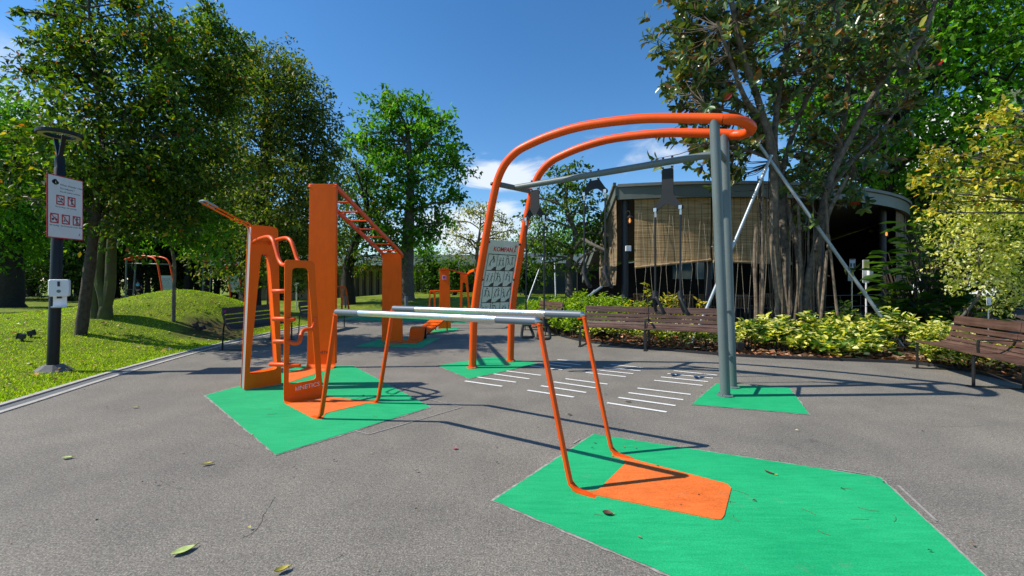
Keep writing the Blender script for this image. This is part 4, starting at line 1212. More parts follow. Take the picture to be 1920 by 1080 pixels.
# roof slab falling to the rear
E_L0, E_L1 = arc(A_L, PR - .03, ROOF_Z), Vector((3.15, 19.2, 2.0))
rowsF = [arc(a, PR - .13, ROOF_Z - .03) for a in angs]
rowsB = [Vector((3.15 + (17.5 - 3.15) * i / 39, 21.5 + 2.5 * i / 39, 2.0 + 1.8 * min(1, i / 25))) for i in range(40)]
b = MB(); b.loft([[p, q, q - UP * .12, p - UP * .12] for p, q in zip(rowsF, rowsB)]); b.build('roof', M['roof_sheet'], root)
b = MB()
lf0, lf1 = arc(A_L, PR + .02, ROOF_Z + .05), Vector((3.13, 19.0, 1.72))
for k in range(1):
    b.sweep([lf0 + Vector((-.03, 0, -.16)), lf1 + Vector((-.03, 0, -.16))], UP, .34, .10); 
b.build('eave_board', M['roof_metal'], root)
b = MB(); b.sweep([lf0 + Vector((-.10, 0, .06)), lf1 + Vector((-.10, 0, .06))], UP, .10, .10); b.build('eave_gutter', M['roof_sheet'], root)
# floor and back walls
b = MB(); b.plate([arc(a, PR - .1, .10) for a in angs] + [Vector((18, 26, .10)), Vector((3.3, 24, .10))], (0, 0, -.12)); b.build('floor', M['floor_tile'], root)
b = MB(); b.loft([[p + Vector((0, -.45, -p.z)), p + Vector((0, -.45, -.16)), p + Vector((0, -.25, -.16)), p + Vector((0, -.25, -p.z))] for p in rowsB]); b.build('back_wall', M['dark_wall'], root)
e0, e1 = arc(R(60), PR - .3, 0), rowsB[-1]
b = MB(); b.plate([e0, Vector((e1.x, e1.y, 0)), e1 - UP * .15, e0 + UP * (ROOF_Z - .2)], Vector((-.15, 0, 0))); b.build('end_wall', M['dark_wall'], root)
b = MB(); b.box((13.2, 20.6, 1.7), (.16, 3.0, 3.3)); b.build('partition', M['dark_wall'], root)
# columns
for a in (A_L + .018, math.asin((6.5 - 7) / 13), math.asin((10.8 - 7) / 13), R(36.5)):
    rr_ = PR - (.32 if a < A_L + .1 else .55)
    MB().tube([arc(a, rr_, .0), arc(a, rr_, ROOF_Z - .2)], .115, 16).build('column', M['column'], root, True)
# blinds: curved sheets with a rolled foot
def blind(a0, a1, ztop, zb0, zb1, m, seed, sag=0.):
    rr = random.Random(seed); N, K = 26, 12; rows_ = []
    for k in range(K + 1):
        v = k / K; row = []
        for i in range(N + 1):
            u = i / N; a = a0 + (a1 - a0) * u
            zb = zb0 + (zb1 - zb0) * u + sag * math.sin(u * math.pi)
            row.append(arc(a, PR - .2 + .02 * math.sin(u * 17 + seed) * v + .03 * v * math.sin(v * 5 + seed), ztop + (zb - ztop) * v))
        rows_.append(row)
    b = MB(); vs = [p for r in rows_ for p in r]; n = N + 1
    off = [p - Vector((math.sin(0), -1, 0)) * -.012 for p in vs]
    fs = [(k * n + i, k * n + i + 1, (k + 1) * n + i + 1, (k + 1) * n + i) for k in range(K) for i in range(N)]
    b.add(vs, fs); b.add([p + Vector((0, .012, 0)) for p in vs], fs)
    o = b.build('blind', m, root, True)
    MB().tube([p + Vector((0, -.03, -.03)) for p in rows_[-1]], .045, 10).build('blind_roll', M['blind_wood'], o, True)
    c = MB(); w = a1 - a0; nn_ = max(2, int(w / .034))
    for i in range(nn_):
        q = a0 + w * (i + .35) / nn_
        for dq in (-.012, .014):
            c.tube([arc(q, PR - .13, ztop - .02), arc(q + dq, PR - .10, zb0 - .1), arc(q + dq * .3, PR - .10, rr.uniform(.15, .5))], .0036, 4, False)
    c.build('pull_cord', M['cord'], o)
a_mid = math.asin((6.6 - 7) / 13)
blind(A_L + .042, math.asin((6.45 - 7) / 13), ROOF_Z - .36, 1.93, 2.17, M['blind'], 1)
blind(math.asin((6.5 - 7) / 13), math.asin((9.2 - 7) / 13), ROOF_Z - .36, 2.12, 2.05, M['blind'], 2)
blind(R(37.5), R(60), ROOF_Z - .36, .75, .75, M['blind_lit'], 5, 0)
blind(A_L + .30 - .01, a_mid + .02, 2.1, 1.35, 1.35, M['blind'], 7, 0) if False else None
# sunlit side blind under the sloping eave
b = MB(); N = 14; K = 10; vs = []
for k in range(K + 1):
    for i in range(N + 1):
        u = i / N; top = lf0.lerp(lf1, .02 + u * .42) - UP * .30; zb = 1.32 - .1 * u
        vs.append(Vector((top.x - .02 + .05 * math.sin(u * 9 + k * .35) * k / K, top.y, top.z + (zb - top.z) * k / K)))
n = N + 1; fs = [(k * n + i, k * n + i + 1, (k + 1) * n + i + 1, (k + 1) * n + i) for k in range(K) for i in range(N)]
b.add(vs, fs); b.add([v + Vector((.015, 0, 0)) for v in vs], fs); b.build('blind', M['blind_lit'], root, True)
b = MB(); 
for k in range(3):
    b.plate([arc(R(-2 + k * 6.2), PR - 4.2, 1.55), arc(R(3 + k * 6.2), PR - 4.2, 1.55), arc(R(3 + k * 6.2), PR - 4.2, 2.25), arc(R(-2 + k * 6.2), PR - 4.2, 2.25)], (0, .03, 0))
b.build('window', M['glass_blue'], root)
b = MB()
for z in (.55, .95):
    b.tube([arc(a, PR - .55, z) for a in np.linspace(.02, R(50), 24)], .010, 5)
b.build('railing', M['panel_dim'], root)
for a in np.linspace(A_L + .05, R(50), 12): MB().tube([arc(a, PR - .55, .1), arc(a, PR - .55, .93)], .016, 6).build('railing_post', M['black'], root)

def lantern(p, label, arm):
    root = thing('wall_lantern', label, 'lantern', p, 'lit lanterns on the pavilion')
    MB().lathe(p, [(.02, .20), (.035, .19), (.11, .12), (.105, .105), (.03, .11)], 12).build('hood', M['black'], root)
    MB().lathe(p, [(.020, .10), (.034, .05), (.032, -.02), (.014, -.045)], 10).build('bulb', M['flame'], root, True)
    MB().tube(smooth_poly([p + UP * .2, p + UP * .30, p + arm * .5 + UP * .34, p + arm + UP * .26], 4), .012, 6).build('bracket', M['black'], root)
    c = MB()
    for q in range(4):
        d = Vector((math.cos(q * 1.57), math.sin(q * 1.57), 0)); c.tube([p + d * .075 + UP * .11, p + d * .06 - UP * .07], .006, 4)
    c.disc(p - UP * .075, UP, .06, .012, 10); c.build('cage', M['black'], root)
lantern(P(1181, 415, 14.0), 'small lit lantern on the charcoal column by the tan side blind', Vector((-.12, .1, 0)))
lantern(P(1662, 440, 16.6), 'small lit lantern beside the dark doorway of the pavilion', Vector((.1, .12, 0)))
p = P(1178, 466, 13.75); root = thing('junction_box', 'small white box fixed to the charcoal pavilion column', 'box', p)
MB().box(p, (.17, .10, .17)).build('housing', M['white_plastic'], root, bevel=.012); MB().tube([p - UP * .08, p - UP * .3 + Vector((0, .05, 0))], .01, 6).build('cable', M['black'], root)

# furniture inside
def chair(p, rz, m, label):
    ux, uy = Vector((math.cos(rz), math.sin(rz), 0)), Vector((-math.sin(rz), math.cos(rz), 0)); p = Vector(p)
    root = thing('dining_chair', label, 'chair', p, 'dining chairs in the pavilion')
    MB().box(p + UP * .44, (.42, .42, .03), (ux, uy, UP)).build('seat', m, root, bevel=.01)
    b = MB()
    for k in range(5): b.box(p + uy * .20 + ux * (k - 2) * .085 + UP * .66, (.045, .018, .40), (ux, uy, UP))
    b.box(p + uy * .20 + UP * .86, (.42, .025, .05), (ux, uy, UP)); b.build('backrest', m, root)
    for sx in (-.18, .18):
        for sy in (-.18, .18): MB().tube([p + ux * sx + uy * sy, p + ux * sx * .95 + uy * sy * .95 + UP * .44], .014, 6).build('leg', m, root)
def table(p, label):
    p = Vector(p); root = thing('dining_table', label, 'table', p, 'dining tables in the pavilion')
    MB().box(p + UP * .73, (1.1, .7, .035)).build('tabletop', M['table_wood'], root, bevel=.008)
    MB().tube([p, p + UP * .72], .03, 8).build('pedestal', M['black'], root); MB().lathe(p, [(.25, 0), (.25, .02), (.04, .04)], 12).build('base', M['black'], root)
for k, x in enumerate((4.7, 6.3, 8.0, 9.8)):
    y = 15.9 + (k % 2) * .35
    table((x, y, .1), 'wooden pedestal dining table behind the pavilion blinds')
    for dx_, dy_, rz in ((-.1, -.62, math.pi), (.15, .65, 0), (-.85, .1, math.pi / 2)):
        chair((x + dx_, y + dy_, .1), rz, M['chair_wood'], 'tan slatted dining chair at a wooden table in the shaded pavilion')
chair(P(1154, 566, 13.6) * 1.0 - Vector((0, 0, P(1154, 566, 13.6).z - .05)), R(200), M['chair_grey'], 'pale grey slat back chair beside the charcoal column')

# ================================================================ TREE PROPS
def prop(a, b, label):
    root = thing('tree_prop', label, 'tree support', b, 'steel tree props round the fig')
    MB().tube([a, b], .036, 10).build('pipe', M['galv'], root, True)
    MB().tube([a - (b - a).normalized() * .01, a + (b - a).normalized() * .02], .040, 10).build('end_cap', M['zinc'], root)
FD = 10.4
prop(P(1400, 238, FD - .35), G(1692, 650, .03) , 'long galvanised pipe propping the fig from high in its branches to the yellow shrubs')
pb = P(1446, 292, FD - .5); prop(pb, Vector((4.05, 9.85, .03)), 'galvanised pipe leaning from the fig trunk down behind the long bench')

# ================================================================ FIG TREE
PAL_FIG = [((.040, .085, .022), 6), ((.080, .125, .028), 5), ((.055, .040, .022), 1.2), ((.12, .065, .018), .8), ((.22, .12, .012), .6), ((.20, .20, .035), 1.6), ((.22, .02, .012), .08)]
def fig():
    d = FD; base = P(1492, 620, d); base.z = .03
    rng = np.random.default_rng(5); rr = random.Random(5)
    root = thing('fig_tree', 'large rubber fig with glossy dark leaves and hanging aerial roots', 'tree', base)
    mb = MB(); limbs = []
    def limb(px, r0, r1, dd0=0., dd1=0.):
        pts = [P(x, y, d + dd0 + (dd1 - dd0) * i / (len(px) - 1)) for i, (x, y) in enumerate(px)]
        sp = smooth_poly(pts, 5); mb.tube(sp, list(np.linspace(r0, r1, len(sp))), 9); limbs.append(sp); return sp
    # stems twisting out of the ground
    limb([(1470, 625), (1462, 560), (1452, 470), (1452, 380), (1447, 300), (1425, 200), (1395, 110), (1375, 20), (1352, -80)], .115, .05, 0, -.8)
    limb([(1492, 625), (1478, 540), (1470, 440), (1462, 350), (1452, 270), (1460, 180), (1475, 90), (1462, -20)], .10, .05, .1, .3)
    limb([(1508, 625), (1512, 560), (1530, 480), (1536, 420), (1558, 350), (1572, 280), (1590, 150), (1572, 50), (1560, -60)], .10, .045, .1, .4)
    limb([(1500, 625), (1516, 520), (1530, 460), (1552, 350), (1592, 262), (1655, 150), (1705, 105), (1735, 55), (1760, -20)], .085, .045, -.1, -.5)
    limb([(1484, 620), (1500, 540), (1496, 470), (1478, 400), (1465, 330), (1500, 215), (1545, 120), (1590, 20), (1600, -60)], .085, .04, -.2, .8)
    limb([(1456, 330), (1440, 240), (1400, 190), (1372, 120), (1345, 40)], .08, .03, -.1, -1.2)
    limb([(1448, 300), (1410, 215), (1360, 170), (1320, 120), (1290, 90)], .07, .025, 0, .6)
    limb([(1440, 260), (1385, 215), (1330, 200), (1295, 175)], .05, .02, 0, -1.)
    limb([(1550, 360), (1600, 300), (1650, 250), (1690, 190)], .06, .02, 0, 1.0)
    limb([(1530, 470), (1545, 430), (1555, 395), (1590, 330)], .09, .03, -.3, -.6)
    limb([(1450, 300), (1410, 285), (1370, 275), (1330, 265)], .045, .02, -.2, -.5)
    mb.build('trunk', M['bark_ficus'], root, True)
    # aerial roots
    rp = [(1424, 335), (1430, 330), (1437, 345), (1442, 320), (1449, 380), (1459, 350), (1468, 360), (1483, 400), (1496, 380), (1505, 420), (1510, 430), (1517, 410), (1524, 440), (1533, 470), (1546, 380), (1553, 420), (1418, 420), (1500, 500), (1474, 330), (1538, 500), (1465, 420), (1489, 450)] + [(1421 + 5.1 * q + (q * 7) % 5, 330 + (q * 53) % 150) for q in range(0, 26, 2)]
    for i, (x, y) in enumerate(rp):
        r = (rr.uniform(.012, .030) if i % 4 else .042) if i < 22 else rr.uniform(.007, .017)
        a = P(x, y, d + rr.uniform(-.5, .6)); foot = Vector((a.x + rr.uniform(-.12, .12), a.y + rr.uniform(-.1, .1), .02))
        k = MB(); k.tube(smooth_poly([a, a.lerp(foot, .3) + Vector((rr.uniform(-.05, .05), 0, 0)), a.lerp(foot, .7) + Vector((rr.uniform(-.05, .05), 0, 0)), foot], 4), list(np.linspace(r * .7, r * 1.15, 13)), 6)
        k.build('aerial_root', M['root' if i % 3 else 'root_dark'], root, True)
    for (x0, y0, x1, y1) in ((1512, 585, 1498, 640), (1512, 585, 1530, 640), (1551, 470, 1535, 640), (1553, 440, 1570, 590), (1548, 360, 1553, 465)):
        k = MB(); k.tube([P(x0, y0, d - .5), P((x0 + x1) / 2, (y0 + y1) / 2, d - .52), P(x1, y1, d - .55)], .03, 7); k.build('aerial_root', M['root'], root, True)
    # leaf sprays
    sprays = []
    for sp in limbs:
        n = len(sp)
        for t in range(int(n * .55), n):
            for _ in range(2):
                sprays.append(sp[t] + Vector(rng.normal(size=3)) * .42 + Vector((0, .25, 0)))
    extra = [(1262, 55, 50), (1290, 95, 60), (1330, 60, 70), (1300, 15, 70), (1290, 160, 45), (1330, 165, 60), (1370, 60, 80), (1440, 30, 90), (1330, 230, 50), (1310, 285, 40), (1350, 270, 45), (1380, 300, 45), (1410, 265, 40), (1520, 40, 90), (1600, 40, 80),
             (1660, 30, 70), (1720, 20, 60), (1500, 130, 70), (1560, 110, 60), (1480, 210, 45), (1400, 130, 70), (1640, 110, 55), (1700, 80, 45), (1560, 230, 45), (1520, 290, 40), (1500, 330, 45), (1540, 340, 50), (1590, 300, 45), (1630, 275, 35), (1510, 400, 40), (1490, 425, 28),
             (1370, 330, 35), (1345, 310, 25), (1690, 140, 35), (1420, -60, 120), (1560, -70, 130), (1300, -50, 90), (1680, -60, 100), (1600, 370, 35), (1310, 205, 35), (1275, 110, 40), (1690, 190, 25), (1665, 255, 22)]
    for x, y, r in extra:
        c = P(x, y, d + rr.uniform(-.7, 1.7)); rm = r / F * d
        for _ in range(int(5 + rm * rm * 28)):
            q = rng.normal(size=3); q /= np.linalg.norm(q); sprays.append(c + Vector(q) * rm * rng.random() ** .4)
    tw = MB(); pos, axs, nr = [], [], []
    for s0 in sprays:
        near_ = min((p for sp in limbs for p in sp[len(sp) // 3::3]), key=lambda p: (p - s0).length)
        dr = (s0 - near_); dr = dr.normalized() if dr.length > .05 else Vector((0, 0, 1))
        dr = (dr + Vector((0, 0, .45)) + Vector(rng.normal(size=3)) * .35).normalized()
        if (s0 - near_).length < 1.2: tw.tube([near_, near_.lerp(s0, .6) - UP * .04, s0 + dr * .12], [.013, .009, .005], 4, False)
        u = dr.orthogonal().normalized(); w = dr.cross(u)
        for k in range(rng.integers(6, 10)):
            q = k * 2.4 + rng.uniform(0, .5); o = u * math.cos(q) + w * math.sin(q)
            pos.append(s0 + dr * (k * .028)); axs.append(o * rng.uniform(.6, 1.0) + dr * rng.uniform(.25, .9) + Vector((0, 0, -.12))); nr.append(dr + Vector(rng.normal(size=3)) * .25)
    tw.build('branch', M['bark_ficus'], root)
    pos, axs, nr = map(lambda a: np.array([tuple(v) for v in a]), (pos, axs, nr)); N = len(pos)
    L = rng.uniform(.15, .26, N)
    leaf_mesh('crown', pos, axs, nr, L, L * .42, pick_cols(rng, N, PAL_FIG), M['leaf_gloss'], root, .12, True)
fig()

# ================================================================ TREES
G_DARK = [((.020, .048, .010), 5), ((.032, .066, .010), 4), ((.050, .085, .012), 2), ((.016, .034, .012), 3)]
G_MID = [((.035, .085, .010), 5), ((.055, .115, .012), 4), ((.025, .060, .010), 3), ((.085, .140, .015), 1.5)]
G_BRIGHT = [((.055, .165, .008), 5), ((.085, .200, .010), 4), ((.035, .110, .010), 3), ((.130, .230, .014), 1.5)]
G_RED = [((.030, .070, .008), 5), ((.055, .105, .010), 5), ((.100, .135, .012), 3), ((.19, .14, .012), .45), ((.22, .065, .015), .22), ((.018, .042, .008), 3)]
G_YEL = [((.36, .31, .03), 5), ((.27, .27, .025), 4), ((.46, .38, .07), 2), ((.11, .16, .018), 2.6), ((.40, .22, .02), .9)]
G_PALE = [((.64, .61, .17), 5), ((.54, .53, .10), 4), ((.18, .23, .03), 2.4), ((.70, .67, .32), 3)]

tb = T(150, 627)
make_tree('broadleaf_tree', 'leaning tree with reddish tipped sparse outer branches behind the park lamp', tb, tb.y,
          [(150, 627, .115), (160, 560, .10), (172, 470, .095), (180, 400, .085), (186, 330, .075), (190, 250, .06), (180, 150, .045), (170, 60, .03), (165, -20, .02)],
          [(210, 55, 65), (165, 90, 62), (125, 40, 32), (92, 34, 14), (68, 26, 9), (45, 22, 7), (28, 20, 4), (105, 92, 24), (78, 84, 12), (55, 78, 9), (35, 78, 6), (85, 138, 14), (60, 136, 9), (44, 132, 5), (125, 152, 42), (110, 195, 35), (100, 10, 18), (85, -8, 12), (160, 170, 90), (230, 140, 90), (280, 70, 55), (110, 250, 55), (60, 270, 35), (20, 300, 30), (60, 330, 45), (110, 320, 50),
           (180, 270, 85), (250, 230, 90), (310, 180, 70), (300, 280, 80), (230, 330, 75), (330, 340, 65), (160, 370, 50), (270, 400, 60), (350, 250, 60), (130, 420, 35), (40, 370, 30), (200, -20, 55), (140, -5, 42), (255, 25, 34), (225, 5, 30), (220, 420, 40)],
          G_RED, .115, 1.85, 'bark', 'leaf', 11, per=60, clump=.34, limb_r=.035, twigs=7, spread=.9, shell=.25)
tb2 = T(193, 597)
def stems2(mb, rr):
    for x0, y0, pts, r in ((200, 597, [(196, 560), (186, 520), (192, 470), (197, 420), (205, 350)], .12), (178, 597, [(178, 540), (183, 500), (186, 440), (190, 380)], .10), (188, 597, [(205, 545), (208, 480), (212, 420), (222, 330), (240, 240)], .11)):
        a = T(x0, y0 - 1); mb.tube(smooth_poly([Vector((a.x, a.y, a.z - .2))] + [P(x, y, tb2.y) for x, y in pts], 4), list(np.linspace(r * 1.15, r * .6, len(pts) * 4 + 1)), 9)
make_tree('broadleaf_tree', 'tree with several mossy stems from one foot on the lawn', tb2, tb2.y + .2,
          [(193, 597, .14), (200, 540, .12), (203, 470, .11), (205, 400, .10), (225, 300, .08), (270, 200, .06), (320, 110, .04), (370, 50, .02)],
          [(370, 50, 35), (400, 70, 40), (430, 70, 28), (390, 30, 20), (345, 100, 55), (400, 120, 55), (350, 180, 65), (300, 90, 50), (310, 130, 50), (410, 190, 50), (390, 250, 60), (330, 300, 65), (400, 330, 50), (270, 320, 60), (350, 380, 55), (290, 60, 35), (440, 100, 30)],
          G_RED, .12, 2.4, 'bark_moss', 'leaf', 12, per=60, clump=.36, limb_r=.04, twigs=6, spread=.9, extra=stems2, shell=.3)
tb3 = T(325, 604)
make_tree('young_tree', 'slim young tree with bright lit leaves on the mound', tb3, tb3.y,
          [(325, 604, .045), (326, 550, .042), (327, 500, .038), (322, 465, .03), (310, 430, .02)],
          [(300, 425, 42), (255, 430, 32), (345, 425, 42), (390, 430, 40), (280, 400, 45), (340, 390, 50), (420, 430, 35), (370, 462, 22), (410, 455, 24), (225, 425, 26), (400, 400, 40)],
          G_BRIGHT, .13, 1.5, 'bark_grey', 'leaf_bright', 13, clump=.26, limb_r=.02, twigs=5, spread=1.2, shell=.2)
def gz(x, y): return Vector((x, y, float(hz(x, y))))
make_tree('broadleaf_tree', 'big dense dark tree with fine leaves rising behind the ladder tower', gz(-10.2, 17.0), 17.0,
          [(470, 575, .42), (472, 520, .36), (478, 460, .33), (490, 380, .28), (500, 280, .2), (500, 180, .1)],
          [(470, 130, 45), (520, 135, 45), (565, 150, 35), (440, 150, 50), (500, 190, 70), (560, 210, 60), (600, 220, 35), (430, 230, 60), (500, 280, 80), (580, 290, 62), (615, 300, 30), (430, 320, 65), (530, 370, 80), (600, 370, 45), (450, 410, 70), (540, 450, 65), (480, 480, 55), (410, 400, 50), (420, 470, 55), (600, 440, 40), (570, 490, 40), (400, 140, 30)],
          [((.050, .085, .018), 5), ((.080, .115, .022), 4), ((.125, .145, .03), 2.5), ((.20, .14, .03), .5)], .15, 2.9, 'bark_dark', 'leaf', 14, per=44, clump=.42, limb_r=.09, twigs=6, spread=.8)
make_tree('broadleaf_tree', 'far green tree with massive dark trunk at the lawn edge', gz(-30, 26), 26.,
          [(18, 553, .75), (18, 510, .6), (20, 450, .5), (20, 360, .4), (10, 260, .2)],
          [(10, 200, 45), (45, 230, 35), (60, 210, 20), (0, 280, 70), (50, 300, 50), (20, 360, 70), (70, 370, 50), (40, 430, 60), (90, 420, 45), (-30, 230, 70), (-40, 340, 80), (0, 430, 60), (-50, 440, 60), (70, 260, 22)],
          G_BRIGHT, .24, 2.0, 'bark_dark', 'leaf_bright', 15, clump=.6, limb_r=.15, twigs=4)
make_tree('broadleaf_tree', 'bright green tall tree with twin grey trunk behind the sloping ladder', gz(-5.9, 24.5), 24.5,
          [(762, 560, .48), (762, 520, .40), (764, 460, .34), (768, 400, .26), (770, 330, .2), (765, 250, .1)],
          [(728, 180, 22), (715, 205, 26), (745, 200, 25), (790, 205, 30), (820, 225, 26), (770, 230, 45), (700, 250, 40), (740, 270, 50), (810, 260, 40), (840, 275, 25), (680, 280, 26), (720, 330, 50), (780, 320, 55), (835, 330, 40), (860, 310, 18), (690, 350, 35), (740, 390, 45), (800, 390, 45), (845, 380, 22), (760, 430, 35), (720, 430, 35), (800, 440, 30), (830, 420, 22), (660, 265, 15)],
          G_BRIGHT, .27, 2.7, 'bark_grey', 'leaf_bright', 16, per=40, clump=.58, limb_r=.10, twigs=5, spread=.8)
make_tree('broadleaf_tree', 'dark spreading tree with bent trunk framed under the sloping ladder', gz(-8.7, 23.3), 23.3,
          [(655, 572, .40), (652, 530, .32), (655, 490, .26), (672, 440, .18), (690, 380, .1)],
          [(660, 300, 32), (690, 320, 35), (650, 350, 40), (690, 380, 45), (650, 420, 45), (700, 430, 40), (660, 470, 40), (705, 480, 35), (730, 460, 30), (640, 480, 25), (715, 400, 30), (670, 400, 30)],
          G_RED, .17, 1.15, 'bark_dark', 'leaf', 17, clump=.4, limb_r=.08, twigs=6)
make_tree('broadleaf_tree', 'pale feathery tree with airy branches against cloud behind the chart panel', gz(-2.6, 36), 36.,
          [(895, 555, .25), (893, 510, .2), (895, 470, .14), (900, 430, .08), (902, 395, .04)],
          [(880, 400, 26), (905, 390, 22), (860, 415, 20), (850, 440, 18), (930, 400, 20), (950, 420, 18), (965, 430, 12), (910, 430, 28), (880, 450, 26), (940, 450, 22), (860, 475, 20), (970, 460, 12)],
          [((.20, .20, .05), 4), ((.13, .15, .035), 4), ((.34, .31, .08), 3)], .20, 1.0, 'bark_grey', 'leaf_bright', 18, clump=.5, limb_r=.09, twigs=9, shell=.3)
make_tree('broadleaf_tree', 'tall mid green tree with crooked pale trunk left of the pavilion roof'.replace('left of', 'beside'), Vector((2.0, 15.6, .03)), 15.6,
          [(1067, 590, .14), (1067, 540, .13), (1066, 500, .12), (1072, 470, .11), (1080, 440, .09), (1062, 390, .07), (1065, 340, .04), (1068, 310, .02)],
          [(1065, 322, 22), (1085, 335, 22), (1045, 335, 22), (1060, 360, 35), (1095, 375, 32), (1035, 380, 30), (1015, 410, 28), (1060, 410, 35), (1100, 420, 32), (1122, 440, 22), (1010, 450, 30), (1050, 460, 30), (1100, 465, 28), (1000, 480, 22), (1030, 495, 22), (1125, 410, 16), (1090, 500, 18), (1000, 370, 14)],
          G_MID + [((.10, .13, .02), 2)], .17, 1.6, 'bark_grey', 'leaf_bright', 19, clump=.30, limb_r=.05, twigs=6,
          extra=lambda mb, rr: (mb.tube(smooth_poly([P(1072, 475, 15.5), P(1090, 450, 15), P(1110, 458, 14.6), P(1136, 470, 14.3)], 4), list(np.linspace(.07, .05, 13)), 8), mb.tube(smooth_poly([P(1072, 505, 15.5), P(1095, 478, 15), P(1125, 468, 14.5)], 4), list(np.linspace(.05, .03, 9)), 7)))
make_tree('broadleaf_tree', 'great spreading green tree overhanging the far side of the pavilion', Vector((17.5, 20.5, 0)), 20.,
          [(1700, 560, .5), (1695, 480, .42), (1680, 400, .36), (1660, 330, .3), (1690, 220, .22), (1740, 100, .15)],
          [(1560, 90, 60), (1620, 140, 75), (1540, 190, 60), (1600, 240, 70), (1690, 60, 90), (1780, 40, 100), (1870, 30, 100), (1700, 180, 85), (1790, 150, 95), (1890, 150, 90), (1650, 310, 60), (1720, 290, 75), (1800, 270, 85), (1890, 270, 80), (1560, 310, 45), (1690, 370, 40), (1750, 380, 55), (1850, 370, 70), (1620, 20, 80), (1930, 60, 90), (1760, -60, 120), (1880, -70, 120), (1910, 400, 60), (1520, 250, 35), (1510, 150, 55), (1545, 270, 50), (1590, 170, 65), (1500, 330, 35), (1640, 200, 70), (1600, 330, 50), (1500, 50, 60)],
          G_BRIGHT + [((.11, .27, .012), 5), ((.018, .05, .010), 2)], .30, 2.2, 'bark_dark', 'leaf_bright', 20, clump=.5, limb_r=.16, twigs=6, spread=1.2)
yb = Vector((10.0, 8.0, .03))
make_tree('variegated_tree', 'yellow leaved open tree spreading over the dark brown bench', yb, 8.0,
          [(1990, 690, .09), (1988, 560, .08), (1980, 480, .07), (1965, 400, .055), (1950, 320, .04), (1935, 240, .025)],
          [(1870, 205, 26), (1900, 220, 35), (1840, 240, 22), (1890, 270, 40), (1800, 290, 30), (1760, 285, 22), (1740, 310, 26), (1850, 300, 40), (1780, 330, 32), (1830, 345, 36), (1740, 360, 24), (1890, 340, 40), (1720, 330, 16), (1735, 400, 20), (1760, 380, 24), (1930, 280, 40), (1950, 350, 50)],
          G_YEL, .105, .8, 'bark_grey', 'leaf_bright', 21, clump=.2, limb_r=.022, twigs=8, aspect=.6, shell=.15, per=12)
make_tree('variegated_tree', 'dense pale yellow small tree with thin stems behind the dark brown bench', Vector((8.15, 8.9, .03)), 8.9,
          [(1838, 680, .03), (1833, 560, .028), (1832, 470, .024), (1825, 400, .016), (1820, 350, .01)],
          [(1815, 365, 38), (1850, 385, 40), (1800, 410, 42), (1860, 430, 45), (1890, 410, 35), (1790, 450, 36), (1830, 470, 45), (1880, 475, 42), (1800, 500, 35), (1850, 520, 40), (1900, 520, 40), (1920, 460, 40), (1790, 535, 18), (1900, 565, 30), (1860, 570, 22), (1940, 540, 40), (1820, 340, 20)],
          G_PALE, .075, 1.05, 'bark_grey', 'leaf_bright', 22, clump=.18, limb_r=.012, twigs=6, aspect=.6, shell=.2, per=14)

make_tree('broadleaf_tree', 'green tree added out of view to shade the grass by the park lamp', gz(-20.5, 14.5), 14.5,  # off-frame tree added to throw shade over the lawn
          [(-199, 585, .2), (-197, 500, .17), (-190, 420, .14), (-180, 300, .09), (-175, 200, .05)],
          [(-180, 220, 110), (-100, 260, 80), (-90, 340, 70), (-250, 300, 110), (-180, 340, 110), (-60, 300, 50), (-130, 180, 70), (-260, 200, 90)],
          G_BRIGHT, .17, 1.9, 'bark_dark', 'leaf_bright', 31, clump=.4, limb_r=.07, twigs=4)
# trees beyond the lawn: each its own crown and trunk
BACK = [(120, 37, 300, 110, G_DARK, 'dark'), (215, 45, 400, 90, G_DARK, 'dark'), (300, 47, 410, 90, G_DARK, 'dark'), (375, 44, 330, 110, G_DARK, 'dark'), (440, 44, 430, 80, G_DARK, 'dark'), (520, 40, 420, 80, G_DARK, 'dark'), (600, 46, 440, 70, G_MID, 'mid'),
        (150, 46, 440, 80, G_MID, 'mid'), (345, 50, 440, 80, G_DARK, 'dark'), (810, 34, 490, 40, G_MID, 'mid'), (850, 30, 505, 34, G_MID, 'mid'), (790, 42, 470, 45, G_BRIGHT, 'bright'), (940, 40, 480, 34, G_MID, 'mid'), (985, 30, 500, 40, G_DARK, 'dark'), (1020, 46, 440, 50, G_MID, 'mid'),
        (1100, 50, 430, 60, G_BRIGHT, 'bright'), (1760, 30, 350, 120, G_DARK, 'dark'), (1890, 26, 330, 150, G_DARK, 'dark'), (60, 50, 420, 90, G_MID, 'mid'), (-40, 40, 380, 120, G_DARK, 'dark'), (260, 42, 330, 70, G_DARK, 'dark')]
nm = {'dark': 'dense dark tree standing in the wooded belt beyond the lawn', 'mid': 'mid green tree standing in the wooded belt beyond the lawn', 'bright': 'bright green tree standing in the wooded belt beyond the lawn'}
